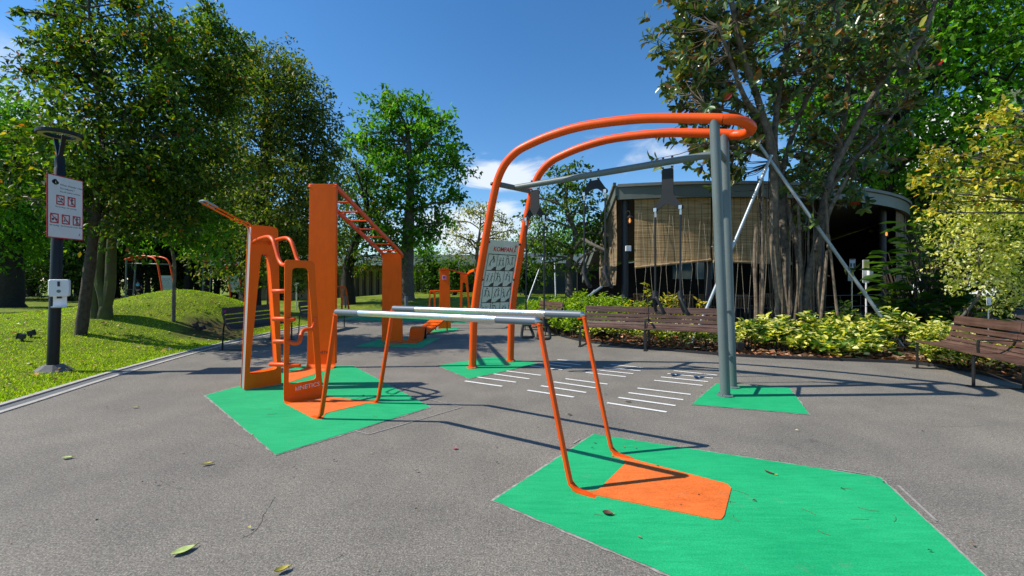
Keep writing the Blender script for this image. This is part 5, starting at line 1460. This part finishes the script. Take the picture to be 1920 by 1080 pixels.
for i, (x, d, yt, r, pal, k) in enumerate(BACK):
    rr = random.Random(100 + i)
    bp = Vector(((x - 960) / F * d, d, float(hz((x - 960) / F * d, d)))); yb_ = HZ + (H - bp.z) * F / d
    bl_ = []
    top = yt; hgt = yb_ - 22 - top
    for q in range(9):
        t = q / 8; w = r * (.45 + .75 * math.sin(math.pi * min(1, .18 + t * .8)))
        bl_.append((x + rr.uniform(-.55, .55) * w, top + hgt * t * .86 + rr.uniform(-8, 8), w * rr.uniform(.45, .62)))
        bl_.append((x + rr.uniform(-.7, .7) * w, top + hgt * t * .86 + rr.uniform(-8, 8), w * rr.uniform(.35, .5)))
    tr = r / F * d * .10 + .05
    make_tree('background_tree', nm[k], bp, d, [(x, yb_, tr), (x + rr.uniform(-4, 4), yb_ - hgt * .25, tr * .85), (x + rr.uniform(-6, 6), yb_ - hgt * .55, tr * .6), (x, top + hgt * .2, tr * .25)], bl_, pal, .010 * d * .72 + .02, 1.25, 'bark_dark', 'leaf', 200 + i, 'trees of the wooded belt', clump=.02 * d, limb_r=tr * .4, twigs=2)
# bare dark trunks standing between them
TR = [(245, 41, 14, 430), (275, 42, 10, 440), (352, 42, 18, 420), (385, 41, 22, 400), (405, 43, 12, 430), (100, 40, 14, 430)]
for i, (x, d, w, yt) in enumerate(TR):
    rr = random.Random(i); bp = Vector(((x - 960) / F * d, d, float(hz((x - 960) / F * d, d)))); yb_ = HZ + (H - bp.z) * F / d; tr = w / F * d * .5
    make_tree('background_tree', 'stout dark trunked tree in the shade behind the distant orange arches', bp, d, [(x, yb_, tr), (x + 2, yb_ - 40, tr * .8), (x + rr.uniform(-6, 6), yt + 20, tr * .6), (x, yt - 40, tr * .3)],
              [(x + rr.uniform(-30, 30), yt - rr.uniform(-10, 70), rr.uniform(28, 45)) for _ in range(7)], G_DARK, .22, 1.4, 'bark_dark', 'leaf', 300 + i, 'stout trunked shade trees', clump=.5, limb_r=tr * .5, twigs=2)

# ================================================================ SHRUBS
P_SCH = [((.55, .51, .13), 4.5), ((.40, .41, .07), 3), ((.66, .62, .28), 3), ((.08, .15, .018), 4), ((.030, .075, .010), 4)]
P_HEDGE = [((.17, .27, .018), 5), ((.23, .33, .022), 3), ((.085, .155, .012), 3), ((.30, .36, .04), 1.2)]
rr = random.Random(77)
SCH = [(1400, 8.95, .62), (1425, 9.3, .66), (1455, 8.75, .6), (1478, 8.55, .60), (1470, 9.3, .62), (1520, 9.5, .62), (1545, 8.75, .62), (1575, 8.55, .58), (1605, 8.5, .66), (1570, 9.3, .70), (1610, 9.2, .74), (1640, 8.7, .70), (1665, 8.9, .72), (1640, 9.5, .80), (1690, 9.5, .86),
       (1540, 10.2, .72), (1590, 10.2, .80), (1440, 9.9, .62), (1395, 9.7, .6), (1500, 8.5, .36), (1530, 8.35, .34), (1660, 10.4, .82), (1600, 8.15, .36), (1625, 8.2, .38)]
for i, (x, d, h) in enumerate(SCH):
    make_shrub('variegated_shrub', 'low yellow and green variegated shrub in the bed at the foot of the fig', Vector(((x - 960) / F * d, d, .03)), .74 + .1 * math.sin(i * 2.3), h * (.92 + .2 * math.sin(i * 1.7)), P_SCH, .135, 360, 'leaf_bright', 400 + i, 'yellow variegated shrubs of the bed', .45, .25)
for i, (x, y, h) in enumerate([(1.95, 10.6, .42), (2.5, 10.35, .45), (3.1, 9.9, .42), (3.7, 9.5, .44), (4.2, 9.2, .46), (4.7, 9.0, .5), (2.2, 11.2, .5), (3.3, 10.5, .5), (4.0, 10.1, .52)]):
    make_shrub('variegated_shrub', 'small yellow green shrub in leaf litter behind the long two-section bench', Vector((x, y, .03)), .75, h, P_SCH + [((.1, .17, .02), 6)], .085, 380, 'leaf_bright', 450 + i, 'small shrubs behind the long bench', .45, .25)
for i, (x, d, h) in enumerate([(1750, 7.9, .62), (1730, 8.5, .6), (1765, 8.6, .75), (1745, 7.4, .35), (1800, 7.0, .4), (1850, 6.7, .4), (1880, 6.9, .45), (1790, 8.0, .55)]):
    make_shrub('variegated_shrub', 'yellow green shrub in the bed behind the dark brown bench', Vector(((x - 960) / F * d, d, .03)), .7, h, P_SCH, .09, 420, 'leaf_bright', 470 + i, 'yellow shrubs behind the dark bench', .45, .25)
for i, (x, d, h) in enumerate([(1020, 12.9, .7), (1050, 12.3, .8), (1075, 11.8, .85), (1100, 11.6, .9), (1060, 13.2, .95), (1095, 12.6, 1.05), (1125, 11.9, .98), (1130, 13., 1.1), (1155, 12.4, 1.0), (1180, 11.9, .8), (1020, 14.2, .9), (1000, 15.2, .8), (1085, 14.2, 1.1), (1048, 11.6, .55), (1075, 11.1, .6), (1110, 11.0, .65), (990, 14., .6), (1035, 15.5, .9)]):
    make_shrub('hedge_shrub', 'light green leafy shrub of the hedge between small bench and pavilion', Vector(((x - 960) / F * d, d, .03)), 1.05, h, P_HEDGE, .115, 760, 'leaf_bright', 500 + i, 'light green hedge shrubs', .36, .45)
for i, (x, y0, d, h) in enumerate([(1212, 575, 11.6, 1.25), (1262, 575, 11.3, 1.45), (1240, 575, 11.0, .95), (1310, 575, 11.0, .85), (1335, 575, 11.2, .8), (1190, 575, 11.2, .9), (1280, 575, 11.1, .9)]):
    make_shrub('croton_plant', 'thin stemmed croton with yellow leaf tufts behind the long bench', Vector(((x - 960) / F * d, d, .03)), .5, h, [((.42, .34, .04), 4), ((.14, .2, .02), 4), ((.3, .2, .04), 1)], .13, 120, 'leaf_bright', 540 + i, 'crotons behind the long bench', .34, .5)
# broad leaved plants beside the pavilion
def broad_plant(p, h, n, label, seed, L=.5, pal=None, group='broad leaved plants by the pavilion', asp=.4):
    rng = np.random.default_rng(seed); root = thing('broadleaf_plant', label, 'plant', p, group)
    mb = MB(); pos, axs, nr = [], [], []
    for k in range(n):
        q = rng.uniform(0, 6.28); t = Vector(p) + Vector((math.cos(q) * h * .22, math.sin(q) * h * .22, h * rng.uniform(.35, 1)))
        mb.tube([Vector(p), Vector(p).lerp(t, .5) + Vector((0, 0, .1)), t], [.014, .011, .008], 5, False)
        pos.append(t); axs.append(Vector((math.cos(q), math.sin(q), rng.uniform(-.3, .5)))); nr.append(Vector((0, 0, 1)) + Vector(rng.normal(size=3)) * .25)
    mb.build('stem', M['bark'], root)
    a = lambda v: np.array([tuple(i) for i in v]); Ls = L * rng.uniform(.7, 1.25, n)
    leaf_mesh('foliage', a(pos), a(axs), a(nr), Ls, Ls * asp, pick_cols(rng, n, pal or G_MID), M['leaf_bright'], root, .1, True)
for i, (x, d, h, L) in enumerate([(1700, 12.5, 2.4, .5), (1725, 12., 2.2, .55), (1745, 12.8, 2.8, .45), (1765, 11.6, 2.5, .5), (1715, 11.5, 1.6, .45), (1740, 11.2, 1.3, .5), (1690, 13.5, 2.0, .4), (1780, 12.5, 3.0, .5), (1755, 13.5, 3.4, .55)]):
    broad_plant(Vector(((x - 960) / F * d, d, .03)), h, 34, 'upright glossy broad leaved plant between pavilion end and yellow trees', 600 + i, L, G_MID + [((.02, .05, .01), 5)])
for i, (x, d, h) in enumerate([(1700, 10.6, .7), (1725, 10.3, .75), (1750, 10.0, .7), (1800, 9.6, .9), (1840, 9.8, .9), (1690, 11.2, .8)]):
    broad_plant(Vector(((x - 960) / F * d, d, .03)), h, 40, 'low strap leaved green plant in the shaded bed beside the pavilion', 620 + i, .5, G_DARK, 'strap leaved plants in the shade', .14)

# leaf litter under the shrubs, and scattered over the lawn
def litter(name, pts, pal, L, seed, z_of, m='litter'):
    rng = np.random.default_rng(seed); N = len(pts)
    pos = np.array([(x, y, z_of(x, y) + .015) for x, y in pts])
    q = rng.uniform(0, 6.28, N); axs = np.stack([np.cos(q), np.sin(q), rng.uniform(-.1, .35, N)], 1)
    nr = rng.normal(size=(N, 3)) * .35 + np.array([0, 0, 1.])
    Ls = L * rng.uniform(.5, 1.3, N)
    return kind(leaf_mesh(name, pos, axs, nr, Ls, Ls * .55, pick_cols(rng, N, pal), M[m], None, .2), 'stuff')
rng = np.random.default_rng(9); pts = []
while len(pts) < 2600:
    y = rng.uniform(4.5, 13.5); i_ = rng.uniform(0, 1) ** 1.6 * 2.2 + .1
    k = rng.integers(0, len(BED)); p = BED[k]
    if p.y < 4 or p.y > 13.5: continue
    a, b = BED[max(k - 1, 0)], BED[min(k + 1, len(BED) - 1)]; t = (b - a).normalized(); n = Vector((t.y, -t.x))
    q = p + n * i_ + t * rng.uniform(-.2, .2); pts.append((q.x, q.y))
litter('leaf_litter', pts, [((.17, .085, .04), 5), ((.10, .05, .026), 5), ((.28, .10, .045), 2.5), ((.24, .17, .10), 2), ((.40, .24, .15), .8)], .14, 3, lambda x, y: .035)
pts = []
while len(pts) < 520:
    x, y = rng.uniform(-14, -6), rng.uniform(4, 13)
    if np.interp(y, KYs, KXs) - .45 > x: pts.append((x, y))
litter('fallen_leaves', pts, [((.30, .20, .10), 4), ((.16, .09, .04), 3), ((.45, .20, .05), 1), ((.5, .42, .3), 1.5)], .085, 4, lambda x, y: float(hz(x, y)) + .03)
# grass blades near the kerb and on the mound
def grass():
    rng = np.random.default_rng(8); N = 120000
    y = 3.2 + 11.5 * rng.random(N * 2) ** 1.25; x = np.interp(y, KYs, KXs) - .33 - 8.5 * rng.random(N * 2) ** 1.3
    x, y = x[:N], y[:N]
    earth = ((x + 7.5) / 1.0) ** 2 + ((y - 11.1) / 1.1) ** 2 < .7 + .4 * rng.random(N)
    x, y = x[~earth], y[~earth]; N = len(x)
    pos = np.stack([x, y, hz(x, y) - .01], 1); q = rng.uniform(0, 6.28, N)
    axs = np.stack([np.cos(q) * .6, np.sin(q) * .6, np.full(N, 1.)], 1); nr = np.stack([np.cos(q + 1.6), np.sin(q + 1.6), np.zeros(N)], 1)
    L = rng.uniform(.022, .05, N)
    kind(leaf_mesh('grass', pos, axs, nr, L, L * .26, pick_cols(rng, N, [((.22, .33, .012), 4), ((.31, .41, .022), 3), ((.13, .21, .010), 3.5), ((.42, .38, .10), 1)]), M['leaf'], None, .1), 'stuff')
grass()

rng = np.random.default_rng(21); pts = []
while len(pts) < 260:
    x, y = rng.uniform(-6, 6.6), 1.6 + 11 * rng.random() ** 1.4
    if inside(PLAZA, np.array([x]), np.array([y]))[0]: pts.append((x, y))
litter('fallen_leaves', pts, [((.10, .055, .03), 5), ((.20, .12, .05), 3), ((.04, .03, .02), 4), ((.34, .30, .12), 1)], .026, 22, lambda x, y: .0)
nd = MB(); rr = random.Random(6)
for k in range(26):
    px_, py_ = rr.choice(((1350, 960), (1600, 990), (1480, 930), (1250, 890), (1100, 970), (550, 800), (640, 760), (700, 720))); px_ += rr.uniform(-110, 110); py_ += rr.uniform(-35, 35)
    p = G(px_, py_, .010); q = rr.uniform(0, 6.28); L = rr.uniform(.04, .13); c = rr.uniform(-1.2, 1.2)
    pp = []
    for i in range(5):
        pp.append(p.copy()); p = p + Vector((math.cos(q), math.sin(q), 0)) * L / 4; q += c / 4
    nd.tube(pp, .0011, 4, False)
kind(nd.build('needle_litter', mat('dry_needle', (.13, .10, .03), .8)), 'stuff')
ck = MB()
for pl in ([(517, 930), (505, 950), (494, 965), (488, 985), (470, 1002), (455, 1008)], [(1240, 1010), (1262, 1000)], [(640, 1040), (626, 1052)], [(430, 830), (462, 842), (470, 838)], [(1700, 790), (1760, 800), (1840, 798)], [(300, 900), (330, 915), (372, 918)]):
    pp = [G(x, y, .0015) for x, y in pl]; pp = smooth_poly(pp, 4); pp = [p + Vector((rr.uniform(-.006, .006), rr.uniform(-.006, .006), 0)) for p in pp]
    for p, q in zip(pp, pp[1:]):
        d_ = (q - p).normalized(); n_v = Vector((-d_.y, d_.x, 0)) * rr.uniform(.0006, .0017); ck.add([p - n_v, q - n_v, q + n_v, p + n_v], [(0, 1, 2, 3)])
kind(ck.build('asphalt_crack', mat('crack_dark', (.035, .032, .028), .95)), 'structure')
# single leaves on the asphalt and coatings
PAL1 = {'green': (.42, .52, .16), 'yellow': (.46, .38, .05), 'brown': (.11, .05, .025), 'pink': (.62, .10, .18)}
def fallen(px, py, L, w, rz, colr, label, stalk=True, curl=.2):
    p = G(px, py, .012); root = thing('fallen_leaf', label, 'leaf', p)
    u, v = Vector((math.cos(rz), math.sin(rz), 0)), Vector((-math.sin(rz), math.cos(rz), 0)); b = MB(); N = 9; rows_ = []
    for i in range(N):
        t = i / (N - 1); ww = w * (math.sin(math.pi * min(.97, t * .93 + .04)) ** .75)
        c = p + u * (t - .5) * L + UP * (curl * L * (t - .5) ** 2)
        rows_.append([c - v * ww / 2 + UP * curl * ww * .5, c - v * ww / 4 + UP * curl * ww * .12, c, c + v * ww / 4 + UP * curl * ww * .12, c + v * ww / 2 + UP * curl * ww * .5])
    vs = [q for r in rows_ for q in r]; fs = [(i * 5 + k, i * 5 + k + 1, i * 5 + k + 6, i * 5 + k + 5) for i in range(N - 1) for k in range(4)]
    b.add(vs, fs); b.add([q - UP * .002 for q in vs], fs); b.build('blade', mat('leaf_' + colr, PAL1[colr], .6, var=.25, vscale=22), root, True)
    if stalk: MB().tube([p + u * L * .46, p + u * L * .7 + v * .01 + UP * .004], .003, 5).build('stalk', mat('stalk_' + colr, PAL1['yellow'], .6), root)
fallen(343, 1032, .10, .058, R(50), 'green', 'large pale green fallen leaf with stalk on the asphalt')
fallen(528, 1069, .066, .034, R(40), 'yellow', 'curled yellow brown fallen leaf at the bottom edge of the asphalt', curl=.6)
fallen(387, 870, .075, .032, R(30), 'yellow', 'yellow fallen leaf on the asphalt before the green coating corner', curl=.5)
fallen(125, 858, .07, .04, R(10), 'green', 'small pale green fallen leaf on the asphalt near the kerb', curl=.3)
fallen(253, 764, .055, .03, R(20), 'yellow', 'small yellow leaf beside a faint mark on the asphalt', curl=.3)
fallen(1139, 963, .06, .045, R(-20), 'brown', 'small brown leaf on the large green coating', curl=.5)
fallen(1443, 886, .075, .022, R(-60), 'brown', 'narrow brown leaf on the green coating by the far edge', curl=.3)
fallen(1178, 753, .075, .025, R(15), 'brown', 'dark twig like leaf between two white floor lines', curl=.3)
fallen(853, 840, .045, .03, R(0), 'pink', 'tiny pink petal on the asphalt', False)
fallen(1081, 912, .03, .025, R(0), 'brown', 'tiny brown leaf beside the bar foot on green coating', False, .5) if False else None
fallen(1068, 777, .04, .03, R(0), 'brown', 'small dark leaf on the asphalt between bars and floor lines', False, .4)
fallen(1524, 668, .22, .15, R(70), 'brown', 'large rusty fig leaf fallen on the edge of the bed', True, .9)

# ================================================================ SMALL FURNITURE ON THE LAWN AND IN THE BED
def spot(px, py, rz, label, k=.62):
    p = T(px, py); root = thing('garden_spotlight', label, 'spotlight', p, 'black spotlights set in the lawn')
    u = Vector((math.cos(rz), math.sin(rz), .25)).normalized(); v = Vector((-math.sin(rz), math.cos(rz), 0)); w = u.cross(v)
    MB().box(p + UP * .09, (.15 * k, .14 * k, .16 * k), (u, v, w)).build('housing', M['black'], root, bevel=.012)
    MB().box(p + UP * .09 + u * .08 * k, (.02, .16 * k, .18 * k), (u, v, w)).build('visor', M['yoke'], root, bevel=.004)
    MB().tube([p - UP * .05, p + UP * .05], .02, 8).build('spike', M['black'], root)
spot(41, 640, R(200), 'black spotlight on the lawn near the lamp, the larger of two'); spot(58, 633, R(30), 'small tilted black spotlight just behind a larger one')
spot(366, 617, R(20), 'small black spotlight near the dark bench on the lawn'); spot(379, 622, R(60), 'squat black spotlight nearest the dark bench on the lawn')
p = P(1506, 640, 8.9); p.z = .03; root = thing('utility_box', 'dark green box among the yellow shrubs under the fig', 'box', p)
MB().box(p + UP * .20, (.27, .2, .20)).build('housing', M['green_box'], root, bevel=.01); MB().box(p + UP * .31, (.30, .23, .02)).build('lid', M['green_box'], root, bevel=.004)
p = Vector(((1386 - 960) / F * 8.6, 8.6, .03)); root = thing('garden_spotlight', 'black spotlight at the bed edge beside the grey posts', 'spotlight', p)
MB().box(p + UP * .12, (.14, .14, .16)).build('housing', M['black'], root, bevel=.01); MB().tube([p, p + UP * .06], .02, 8).build('spike', M['black'], root)
# stands at the pavilion entrance
d = 14.6; p = Vector(((1597 - 960) / F * d, d, .1)); root = thing('notice_stand', 'slim stand holding two white notices before the dark doorway', 'sign', p)
MB().tube([p, P(1597, 500, d)], .02, 8).build('pole', M['zinc'], root, True); MB().lathe(p, [(.16, 0), (.16, .015), (.03, .03)], 12).build('base', M['zinc'], root)
MB().box(P(1597, 495, d) - Vector((0, .03, 0)), (.19, .012, .33)).build('card', M['sign_white'], root); MB().box(P(1594, 518, d) - Vector((0, .03, 0)), (.19, .012, .32)).build('card', M['panel_grey'], root)
b = MB(); b.box(P(1597, 487, d) - Vector((0, .038, 0)), (.15, .004, .03)); b.build('card_header', M['sign_red'], root)
b = MB()
for q in range(2):
    b.box(P(1594 + q * 6, 497, d) - Vector((0, .038, 0)), (.05, .004, .12))
b.build('card_print', M['ink'], root)
d = 14.0; p = Vector(((1624 - 960) / F * d, d, .1)); root = thing('sanitiser_stand', 'white hand sanitiser dispenser on a stand with yellow card by the dark doorway', 'dispenser', p)
MB().tube([p, P(1624, 530, d)], .025, 8).build('pole', M['white_plastic'], root, True); MB().lathe(p, [(.18, 0), (.18, .015), (.03, .03)], 12).build('base', M['white_plastic'], root)
MB().plate(rounded([P(1618, 531, d), P(1630, 531, d), P(1630, 487, d), P(1618, 487, d)], .04), (0, .02, 0)).build('backboard', M['white_plastic'], root)
MB().box(P(1624, 496, d) - Vector((0, .015, 0)), (.17, .01, .26)).build('card', M['yellow_card'], root); MB().box(P(1628, 511, d) - Vector((0, .07, 0)), (.14, .11, .22)).build('dispenser', M['white_plastic'], root, bevel=.02)
d = 8.3; p = Vector(((1853 - 960) / F * d, d, .03)); root = thing('plant_label', 'small white plant label on a stake behind the dark brown bench', 'sign', p)
MB().tube([p, P(1853, 580, d)], .012, 6).build('stake', M['zinc'], root, True); MB().box(P(1854, 565, d), (.085, .008, .15)).build('card', M['sign_white'], root, bevel=.004)
text_obj('lettering', 'L', .10, M['ink'], root, P(1850, 570, d - .01), (1, 0, 0), UP, .0006)
d = 11.5; p = Vector(((1767 - 960) / F * d, d, .03)); root = thing('reading_lamp', 'thin rusty stake lamp with a flat head among the broad leaved plants', 'lamp', p)
MB().tube([p, P(1767, 522, d)], .015, 6).build('stake', M['fin'], root, True); MB().sweep([P(1766, 523, d), P(1772, 517, d), P(1779, 519, d)], (0, 1, 0), .09, .015).build('head', M['table_wood'], root)
d = 12.6; p = Vector(((1547 - 960) / F * d, d, .03)); root = thing('reading_lamp', 'thin rusty stake lamp with a small drooping head near the dark doorway', 'lamp', p)
MB().tube([p, P(1546, 522, d)], .015, 6).build('stake', M['fin'], root, True); MB().sweep([P(1546, 523, d), P(1549, 516, d), P(1554, 518, d)], (0, 1, 0), .09, .03).build('head', M['table_wood'], root)
for i, (x, y, s_) in enumerate([(1446, 656, .14), (1460, 657, .12), (1605, 660, .2), (1640, 655, .16), (1660, 660, .18), (1510, 652, .15), (1560, 655, .12), (1350, 652, .12)]):
    g = G(x, y, .03); rr = random.Random(i); root_r = MB()
    prof_ = [(s_ * .4, -.03), (s_ * .55, s_ * .1), (s_ * .45, s_ * .3), (s_ * .2, s_ * .42)]
    root_r.lathe(g, prof_, 7); root_r.v = [(a + rr.uniform(-.02, .02), b + rr.uniform(-.02, .02), c + rr.uniform(-.01, .01)) for a, b, c in root_r.v]
    o = root_r.build('garden_rock', mat('rusty_stone', (.24, .12, .07), .9, col2=(.12, .06, .04), vscale=9, bump=.5), None, bevel=.008)
    tag(o, 'small rust brown stone lying along the edge of the planting bed', 'rock', 'stones along the bed edge')

# ================================================================ FAR BUILDINGS AND POLES
root = thing('service_building', 'long low building with pale flat roof and timber fins behind the lawn', 'building', Vector((-9, 40, 0)))
MB().box((-8, 44.0, 1.2), (34, 8, 3.4)).build('wall', M['tan_wall'], root)
MB().box((-8, 43.0, 3.35), (36, 11, .9)).build('roof', M['white_roof'], root)
MB().box((-1, 39.9, .8), (14, .2, 2.6)).build('window', M['dark_wall'], root)
for k in range(22):
    x = -16 + k * .62
    MB().box((x, 39.88, 1.0), (.22, .22, 2.9)).build('fin', M['fin'], root)
root = thing('link_building', 'pale roofed low building with dark glass seen past the hedge', 'building', Vector((4, 33, 0)))
MB().box((5, 36, 1.5), (9, 5, 3.0)).build('wall', M['house_glass'], root); MB().box((5, 35.6, 3.2), (11, 7, .7)).build('roof', M['white_roof'], root)
for k in range(5): MB().box((1.2 + k * 1.9, 33.42, 1.4), (.18, .14, 2.8)).build('column', M['column'], root)
root = thing('apartment_block', 'white apartment block with balconies glimpsed through the big green tree', 'building', Vector((64, 44, 0)))
MB().box((65, 52, 11), (28, 12, 22)).build('wall', M['house_white'], root)
for k in range(7):
    f_ = MB().box((65, 45.5, 2.6 + k * 3.1), (28.4, 1.6, .28)).build('balcony', M['house_white'], root)
    MB().box((65, 44.75, 3.3 + k * 3.1), (28.4, .08, .9)).build('railing', M['white_roof'], f_)
    for q in range(6): MB().box((54.5 + q * 4.2, 45.96, 4.2 + k * 3.1), (2.6, .12, 1.9)).build('window', M['house_glass'], root)
d = 19; p = gz((502 - 960) / F * d, d); root = thing('lamp_post', 'thin black post standing beyond the lawn kerb behind the portal frames', 'lamp post', p)
MB().tube([p, P(502, 478, d)], .045, 8).build('pole', M['black'], root, True); MB().lathe(P(502, 478, d), [(.05, 0), (.22, .05), (.2, .1), (.04, .12)], 12).build('lamp_head', M['black'], root)
d = 21; p = gz((556 - 960) / F * d, d); root = thing('sign_post', 'thin pale post standing on the far grass behind the low portal', 'post', p)
MB().tube([p, P(556, 530, d)], .03, 8).build('pole', M['zinc'], root, True); MB().box(P(556, 533, d), (.22, .02, .14)).build('plate', M['panel_grey'], root)
d = 20.5; p = gz((762 - 960) / F * d, d); root = thing('bollard', 'short dark grey post on the far grass before the twin trunk', 'bollard', p)
MB().tube([p, P(762, 555, d)], .085, 12).build('post', M['bar_grey'], root, True); MB().disc(P(762, 554, d), UP, .09, .04).build('cap', M['black'], root)
for i, (x0, y0, x1, y1, dd) in enumerate([(1020, 480, 985, 560, 20), (1040, 490, 1043, 565, 18), (1128, 538, 1060, 560, 13.2), (1115, 545, 1068, 570, 13.6)]):
    a = P(x0, y0, dd); b_ = P(x1, y1, dd - .8); b_.z = max(0, b_.z - .4); prop(a, b_, ['slanting pale pipe propping a tree beyond the hedge', 'upright pale pipe beside the hedge behind the hanging handles', 'long pale pipe leaning low across the hedge', 'shorter pale pipe leaning low across the hedge'][i])

# ================================================================ PERSON on the far lawn
def person():
    px, d = 259, 37.0; base = Vector(((px - 960) / F * d, d, float(hz((px - 960) / F * d, d))))
    root = thing('person', 'person in black shirt and shorts walking away beyond the mound with a light blue bag', 'person', base)
    def skin_obj(name, verts, edges, radii, m, rt):
        me = bpy.data.meshes.new(name); me.from_pydata(verts, edges, []); o = obj_from(name, me, root)
        md = o.modifiers.new('skin', 'SKIN'); o.modifiers.new('sub', 'SUBSURF').levels = 1; o.modifiers['sub'].render_levels = 1
        for i, v in enumerate(me.skin_vertices[0].data): v.radius = radii[i]; v.use_root = (i == rt)
        me.materials.append(m); return o
    V = [(0, 0, .92), (0, 0, 1.15), (0, 0, 1.40), (0, 0, 1.50), (0, 0, 1.62), (0, .02, 1.74), (-.2, 0, 1.40), (-.30, .02, 1.15), (-.27, .12, .93), (.2, 0, 1.40), (.30, .0, 1.15), (.24, .14, 1.0), (-.10, 0, .86), (-.11, .03, .48), (-.12, -.02, .08), (-.12, .10, .03), (.10, 0, .86), (.12, -.05, .48), (.13, -.14, .10), (.13, -.03, .03),
         (-.26, .16, .86), (.22, .2, .94)]
    E = [(0, 1), (1, 2), (2, 3), (3, 4), (4, 5), (2, 6), (6, 7), (7, 8), (2, 9), (9, 10), (10, 11), (0, 12), (12, 13), (13, 14), (14, 15), (0, 16), (16, 17), (17, 18), (18, 19), (8, 20), (11, 21)]
    rad = [(.15, .11), (.15, .10), (.17, .10), (.06, .06), (.085, .10), (.07, .085), (.065, .065), (.05, .05), (.036, .036), (.065, .065), (.05, .05), (.036, .036), (.095, .095), (.065, .065), (.045, .045), (.04, .03), (.095, .095), (.065, .065), (.045, .045), (.04, .03), (.03, .02), (.03, .02)]
    skin_obj('body', V, E, rad, M['skin'], 0)
    skin_obj('shirt', [(0, 0, .90), (0, 0, 1.15), (0, 0, 1.42), (-.2, 0, 1.41), (-.26, .01, 1.26), (.2, 0, 1.41), (.26, .0, 1.26)], [(0, 1), (1, 2), (2, 3), (3, 4), (2, 5), (5, 6)], [(.19, .14), (.19, .14), (.18, .125), (.085, .085), (.075, .075), (.085, .085), (.075, .075)], M['shirt'], 0)
    skin_obj('shorts', [(0, 0, .92), (-.10, 0, .82), (-.11, .02, .55), (.10, 0, .82), (.12, -.03, .55)], [(0, 1), (1, 2), (0, 3), (3, 4)], [(.175, .135), (.115, .115), (.11, .11), (.115, .115), (.11, .11)], M['shirt'], 0)
    b = MB(); b.lathe(base + Vector((0, .0, 1.62)), [(.07, -.03), (.108, .03), (.112, .09), (.09, .145), (.03, .17)], 12); b.build('hair', M['hair'], root, True)
    bg_ = thing('shoulder_bag', 'light blue bag slung at the shoulder of the person beyond the mound', 'bag', base + Vector((.2, -.17, 1.2)))
    MB().box(base + Vector((.15, -.19, 1.36)), (.24, .12, .22)).build('pouch', M['bag_blue'], bg_, bevel=.05); MB().tube([base + Vector((.1, -.16, 1.48)), base + Vector((-.1, 0, 1.55)), base + Vector((-.12, .16, 1.3))], .016, 6).build('strap', M['bag_blue'], bg_)
person()
